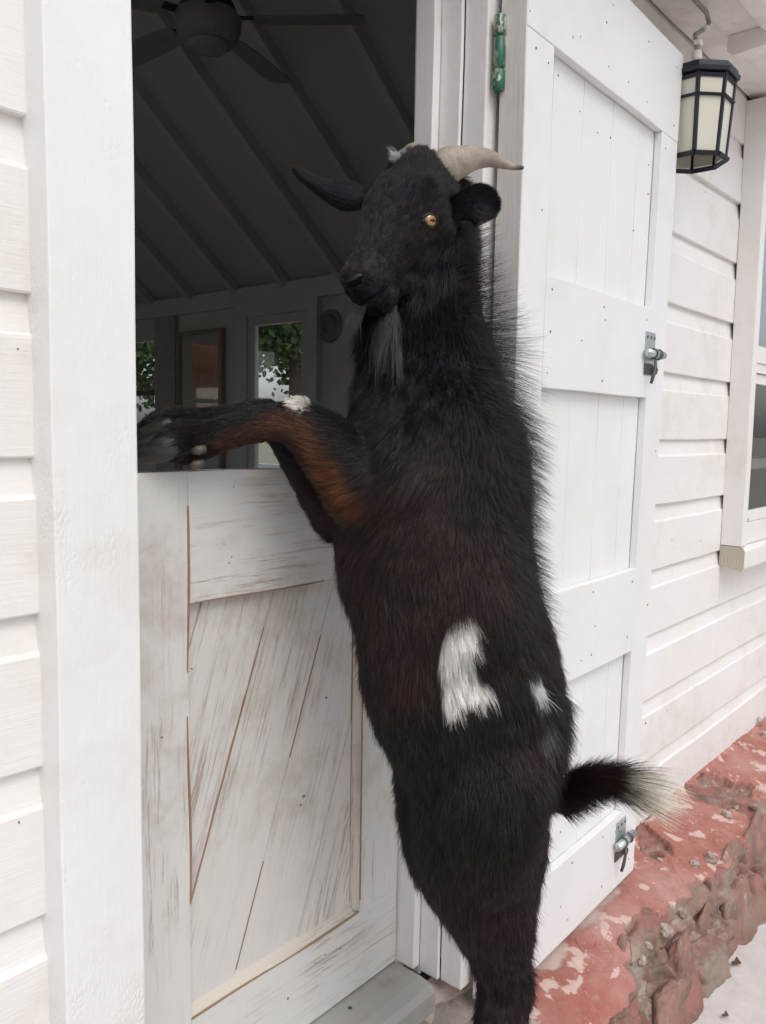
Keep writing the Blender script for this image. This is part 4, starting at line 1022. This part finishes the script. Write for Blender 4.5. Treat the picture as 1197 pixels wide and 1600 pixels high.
# outline fringe of the torso and legs
wm_ = where_mask(lambda c, x, y, pd, nn: sstep(.45, .9, np.abs(nn @ right))*np.isin(pd, [I('torso'), I('ribs'), I('haunch'), I('leg_near'), I('leg_far')])*(y > 760)*(y < 1600)*np.where((x > 800) & (y > 1080) & (y < 1240), 3, 1))
n = 16000; p, q = sample(wm_, n); px, py = proj(p); pid, fl = fields(p)
Dr = bend(q, unit(fl+clumpdir(p, 45, .4)), .55, .25, 7, .12); L = (.027+.014*((px > 800) & (py > 1080) & (py < 1230)))*rng.uniform(.5, 1.2, n)
hairs('fringe', p, Dr, L, .00028*rng.uniform(.8, 1.3, n), colours(p, q, pid, np.ones(n, bool))*rng.uniform(.5, 1.5, n)[:, None], 7, clump=((70, .6),))
# tail brush
wm_ = where_mask(lambda c, x, y, pd, nn: (pd == I('tail'))*(x > 872)*(1.0+1.2*(x > 945)))
n = 6500; p, q = sample(wm_, n); px, py = proj(p); pid, fl = fields(p); pid[:] = I('tail')
tipf = sstep(945, 968, px)
dirp = unit(RC @ np.array([.88, .40, 0])); dirs = RC @ np.array([.93, -.12, 0])
Dr0 = unit(fl*.65+q*(.75-.45*tipf)[:, None]+rng.normal(0, .10, (n, 3))); kk = np.linspace(0, 1, 7)[None, :, None]
Dr = unit(Dr0[:, None]*(1-kk*.55*tipf[:, None, None])+dirp[None, None]*kk*(.25+.75*tipf)[:, None, None]*.9+rng.normal(0, .04, (n, 7, 3)))
L = (.033+.062*tipf)*rng.uniform(.35, 1.2, n); col = colours(p, q, pid, np.ones(n, bool))*rng.uniform(.6, 1.25, n)[:, None]
dk = (rng.random(n) < .12) & (tipf > .5); col[dk] = .02
hairs('tail_brush', p, Dr, L, .00026*rng.uniform(.8, 1.3, n), np.clip(col, 0, .8), 8)
# beard: strands from the chin and throat
bvb = BVHTree.FromPolygons([tuple(c) for c in co], [tuple(map(int, t_)) for t_ in tri])
def hit(px, py):
    d = Vector([float(c) for c in ray(px, py)]).normalized(); h = bvb.ray_cast(Vector((0, 0, 0)), d); return (np.array(h[0]), np.array(h[1])) if h[0] is not None else (None, None)
def strands(name, n, rootf, endf, col, rad=.0003, npt=9, curl=.012, locks=14, spread=.005):
    lk = [(np.array(rootf(rng.random(), rng.random())), rng.random(), rng.random(), rng.normal(0, .007, 3)) for _ in range(locks)]
    rt = []; en = []; mid = []
    for i in range(n):
        r_, a, b, mo = lk[rng.integers(locks)]; r_ = np.array(rootf(rng.random(), rng.random()))*.35+r_*.65; o1 = rng.normal(0, spread, 3)
        e_ = np.array(endf(a, b)); e_ = r_+(e_-r_)*rng.uniform(.55, 1.12)+rng.normal(0, spread*.8, 3)
        rt.append(r_); en.append(e_); mid.append((r_+e_)/2+mo+o1)
    rt, en, mid = np.array(rt), np.array(en), np.array(mid)
    t_ = np.linspace(0, 1, npt)[None, :, None]
    pts = rt[:, None]*(1-t_)**2+2*mid[:, None]*t_*(1-t_)+en[:, None]*t_**2
    ph = rng.random((n, 1, 1))*2; pts = pts+np.sin(t_*6+ph)*curl*.25*t_*right[None, None]
    D_ = unit(np.diff(pts, axis=1)); L = np.linalg.norm(np.diff(pts, axis=1), axis=2).sum(1)
    hairs(name, rt, D_, L, rad*rng.uniform(.6, 1.3, n), np.array(col)[None]*rng.uniform(.4, 1.6, n)[:, None], npt)
chin = H(.20, 0, -.085)
strands('beard', 620, lambda a, b: at(584+a*44, 470+b*14, 1.33+.02*b), lambda a, b: at(580+a*54, 570+b*50-18*abs(a-.7), 1.285+.02*a), (.018, .018, .021), .00024, locks=22)
strands('beard', 150, lambda a, b: at(604+a*18, 472+b*14, 1.325), lambda a, b: at(590+a*45, 560+b*60, 1.275), (.05, .048, .052), .00022, locks=9, spread=.003)
strands('beard', 90, lambda a, b: at(552+a*22, 474+b*10, 1.29), lambda a, b: at(528+a*30, 510+b*32, 1.262), (.03, .029, .028), .0002, npt=7, locks=9, spread=.004)
strands('beard', 110, lambda a, b: at(618+a*8, 530+b*16, 1.315), lambda a, b: at(624+a*8, 598+b*24, 1.285), (.07, .036, .027), .0002, locks=4, spread=.002)
# white tuft by the horns
strands('forelock', 230, lambda a, b: at(616+a*18, 247+b*10, 1.365), lambda a, b: at(604+a*18, 232+b*16, 1.35), (.62, .61, .60), .00022, npt=6, curl=.0, locks=22, spread=.004)
strands('ear_tuft', 160, lambda a, b: at(702+a*25, 304+b*10, 1.36), lambda a, b: at(690+a*50, 290+b*14, 1.35), (.05, .042, .038), .0002, npt=6, curl=0, locks=20)
# ---- horns
hornm = N('horn', .5); o_ = hornm.coord(); hornm.col(hornm.mix(hornm.ramp(hornm.noise(40, o_, 6, .7), [(.35, 0), (.7, 1)]), (.40, .335, .27), (.22, .185, .15))); hornm.bump(hornm.noise(120, hornm.coord((1, 1, 3)), 5), .35, .0015)
a = hornm.n('Attribute'); a.attribute_name = 'tip'; base_c = hornm.b.inputs['Base Color'].links[0].from_socket; hornm.col(hornm.mix(a.outputs['Fac'], base_c, (.085, .065, .055)))
def horn(nodes):
    hb = MB(); r_, C, T_, a_ = loft(nodes, n=24, sub=8)
    for i, rg in enumerate(r_):
        c = rg.mean(0); rg[:] = c+(rg-c)*(1+.008*math.sin(i*1.9)+.006*math.sin(i*4.1))
    hb.rings(r_); o = hb.build('horn', hornm.m, goat, smooth=True)
    V = np.array([v.co for v in o.data.vertices]); cs = C; k = np.array([np.argmin(np.linalg.norm(cs-v, axis=1)) for v in V])/len(cs)
    t_ = o.data.attributes.new('tip', 'FLOAT', 'POINT'); t_.data.foreach_set('value', sstep(.78, .98, k).astype(np.float32)); return o
horn([(690, 268, 1.375, 27, .024), (703, 258, 1.375, 28, .026), (718, 253, 1.38, 24, .024), (740, 247, 1.39, 18.5, .019), (765, 248, 1.40, 13, .014), (788, 256, 1.405, 8, .009), (803, 261, 1.405, 4.5, .005), (816, 262, 1.40, 3.2, .0035)])
horn([(650, 258, 1.375, 22, .022), (648, 246, 1.39, 20, .021), (645, 240, 1.43, 16, .017), (640, 240, 1.47, 12, .012), (634, 246, 1.51, 6, .007)])
# ---- ears
earm = N('ear_fur', .6); earm.col(earm.mix(earm.noise(60, earm.coord(), 4), (.004, .004, .006), (.009, .008, .010))); earm.b.inputs['Specular IOR Level'].default_value = .2
def ear(outline, depthf, thick, fold):
    """outline: midline + half widths in px, depth along it"""
    eb = MB(); ctr = outline; n_ = len(ctr); rows = []
    pts = [at(c[0], c[1], c[3]) for c in ctr]
    out = []
    for i, c in enumerate(ctr):
        t_ = np.array(ctr[min(i+1, n_-1)][:2], float)-np.array(ctr[max(i-1, 0)][:2], float); t_ /= np.linalg.norm(t_); s_ = np.array([-t_[1], t_[0]])
        ring_ = []
        for a in np.linspace(0, 2*math.pi, 20, endpoint=False):
            w_ = math.cos(a)*c[2]; th = math.sin(a)*thick*(1 if c[2] > 6 else .5)
            x, y = np.array(c[:2])+s_*w_; dp = c[3]+fold*((w_/max(c[2], 1))**2-.4)*c[2]/30*.02
            P_ = at(x, y, dp+th); ring_.append(P_)
        out.append(ring_)
    # smooth resample along
    A = np.array(out); m_ = len(A); ts = np.linspace(0, m_-1, (m_-1)*4+1); B = []
    for s_ in ts:
        i = min(int(s_), m_-2); f = s_-i; p0, p1, p2, p3 = A[max(i-1, 0)], A[i], A[i+1], A[min(i+2, m_-1)]
        B.append(.5*((2*p1)+(-p0+p2)*f+(2*p0-5*p1+4*p2-p3)*f*f+(-p0+3*p1-3*p2+p3)*f**3))
    eb.rings(B); return eb.build('ear', earm.m, goat, smooth=True)
e1_ = ear([(568, 312, 15, 1.415), (552, 308, 22, 1.42), (535, 304, 23, 1.425), (515, 298, 17, 1.43), (497, 289, 12, 1.435), (482, 280, 9, 1.44), (470, 271, 7, 1.445), (462, 264, 3, 1.445)], None, .004, 1)
e2_ = ear([(698, 328, 17, 1.36), (714, 325, 20, 1.35), (728, 320, 24, 1.34), (742, 319, 32, 1.332), (754, 321, 33, 1.33), (764, 326, 26, 1.332), (770, 330, 17, 1.335), (774, 333, 7, 1.337)], None, .005, -1)
# short hair on the ears
for e_ in (e1_, e2_):
    em = e_.data; V = np.array([v.co for v in em.vertices]); Nn = np.array([v.normal for v in em.vertices]); Pg = np.array([p_.vertices[:4] for p_ in em.polygons if len(p_.vertices) == 4])
    n = 5000; k = rng.integers(len(Pg), size=n); w4 = rng.dirichlet([1, 1, 1, 1], n); p = (V[Pg[k]]*w4[..., None]).sum(1); q = unit((Nn[Pg[k]]*w4[..., None]).sum(1))
    fl = unit(V[-5:].mean(0)-V[:5].mean(0))[None].repeat(n, 0); Dr = bend(q, fl, .35, .1, 6, .15)
    hairs('ear_fur', p, Dr, .007*rng.uniform(.6, 1.3, n), .0002*np.ones(n), np.array([.009, .009, .012])*rng.uniform(.5, 1.8, n)[:, None])
# ---- eyes
irism = N('iris', .18); irism.col((.38, .17, .035)); irism.b.inputs['Coat Weight'].default_value = 1
o_ = irism.n('TexCoord'); irism.b.inputs['Specular IOR Level'].default_value = .7
pup = plain('pupil_black', (.004, .004, .004), .08); lid = plain('eyelid_skin', (.006, .005, .006), .6)
def eye(P_, Nn_, r_=.0148):
    axx = unit(hv*.25+lv*0+np.cross(Nn_, upv)); axx = unit(np.cross(Nn_, upv)); ayy = np.cross(axx, Nn_)
    c = P_-Nn_*r_*.52
    def sph(rad, off, sx=1, sy=1, sz=1, n1=12, n2=24):
        eb = MB(); rs = []
        for t_ in np.linspace(.05, math.pi-.05, n1): rs.append([c+off*Nn_+rad*(math.sin(t_)*(math.cos(a)*axx*sx+math.sin(a)*ayy*sy)+math.cos(t_)*Nn_*sz) for a in np.linspace(0, 2*math.pi, n2, endpoint=False)])
        eb.rings(rs); return eb
    e_ = sph(r_, 0).build('eye', irism.m, goat, smooth=True)
    sph(r_*.60, r_*.50, .95, .42, 1.0).build('pupil', pup, e_, smooth=True)
    eb = MB(); pts = [c+Nn_*(r_*(.66-.22*abs(math.cos(a))))+r_*(1.0*math.cos(a)*axx+.62*math.sin(a)*ayy) for a in np.linspace(0, 2*math.pi, 25)]
    eb.tube(pts, r_*.24, 8); eb.build('eyelid', lid, e_, smooth=True)
hp, hn_ = hit(672, 345)
if hp is not None: eye(hp, hn_)
fe = bvb.find_nearest(Vector([float(c) for c in H(.080, -.066, -.022)])); eye(np.array(fe[0]), np.array(fe[1]))
# ---- nostrils and mouth
dark = plain('nostril_dark', (.003, .003, .004), .95, spec=.1); nos = plain('nose_skin', (.030, .024, .024), .35, bump=.3, scale=200)
def onskin(px, py, out=.0): h_, n_ = hit(px, py); return None if h_ is None else h_+n_*out
def crease(name, pts, rad, mat, out=.0):
    q = [onskin(a, b, out) for a, b in pts]; q = [x for x in q if x is not None]
    if len(q) > 2:
        m = MB(); m.tube(q, list(np.interp(np.linspace(0, 1, len(q)), np.linspace(0, 1, len(rad)), rad)), 8); return m.build(name, mat, goat, smooth=True)
crease('nostril', [(543, 449), (549, 446), (555, 443), (561, 439), (565, 435)], [.0012, .0028, .0034, .0030, .0012], dark, .0012)
crease('nostril_rim', [(541, 441), (548, 438), (555, 434), (562, 430), (567, 430)], [.001, .0032, .0036, .003, .001], nos, .0018)
crease('mouth', [(531, 466), (540, 472), (552, 474), (566, 470), (580, 463), (592, 455), (601, 448), (604, 446)], [.0012, .0014, .0016, .0018, .0022, .0026, .0032, .0014], dark, .0022)
# ---- hooves and dewclaws
hoofm = N('hoof', .45); hoofm.col(hoofm.mix(hoofm.ramp(hoofm.noise(30, hoofm.coord((1, 1, 3)), 5), [(.35, 0), (.65, 1)]), (.014, .013, .012), (.05, .043, .036))); hoofm.bump(hoofm.noise(90, hoofm.coord((1, 1, 4)), 4), .4, .001)
def hoof(A, B, rA, rB, side):
    """one claw: from A (coronet) to B (toe)"""
    A = np.array(A, float); B = np.array(B, float); m = MB(); pts = [A, A*.7+B*.3, A*.35+B*.65, A*.1+B*.9, B]
    m.tube(pts, [rA*.85, rA, (rA+rB)/2*1.05, rB, rB*.45], 14); return m.build('hoof', hoofm.m, goat, smooth=True)
def claw(px, py, d, k=1.0):
    m = MB(); r_, C, T_, a_ = loft([(px+50, py-18, d, 17*k, .010), (px+40, py-14, d, 20*k, .0125), (px+22, py-7, d, 19*k, .0135), (px+4, py, d, 15*k, .0125), (px-12, py+6, d, 10*k, .010), (px-24, py+9, d, 4*k, .005)], n=20, sub=4)
    m.rings(r_); return m.build('hoof', hoofm.m, goat, smooth=True)
claw(222, 713, 1.245); claw(218, 703, 1.272); claw(216, 684, 1.322, .9); claw(214, 676, 1.348, .9)
dc = plain('dewclaw_horn', (.09, .075, .06), .5)
for a, b, d in ((309, 704, 1.25), (306, 726, 1.258)):
    m = MB(); m.tube([at(a+12, b-3, d+.004), at(a, b, d-.002), at(a-9, b+2, d+.002)], [.006, .0078, .004], 12); m.build('dewclaw', dc, goat, smooth=True)
for (a, b, d) in ((768, 1815, 1.35), (738, 1745, 1.46)):
    c = at(a, b, d); 
    for s_ in (-1, 1):
        A = c+right*s_*.014; Bp = np.array([c[0]+s_*.018*right[0]-.035, c[1]+s_*.018*right[1]+.01, -1.242+.010]); hoof(A, Bp, .022, .010, 0)
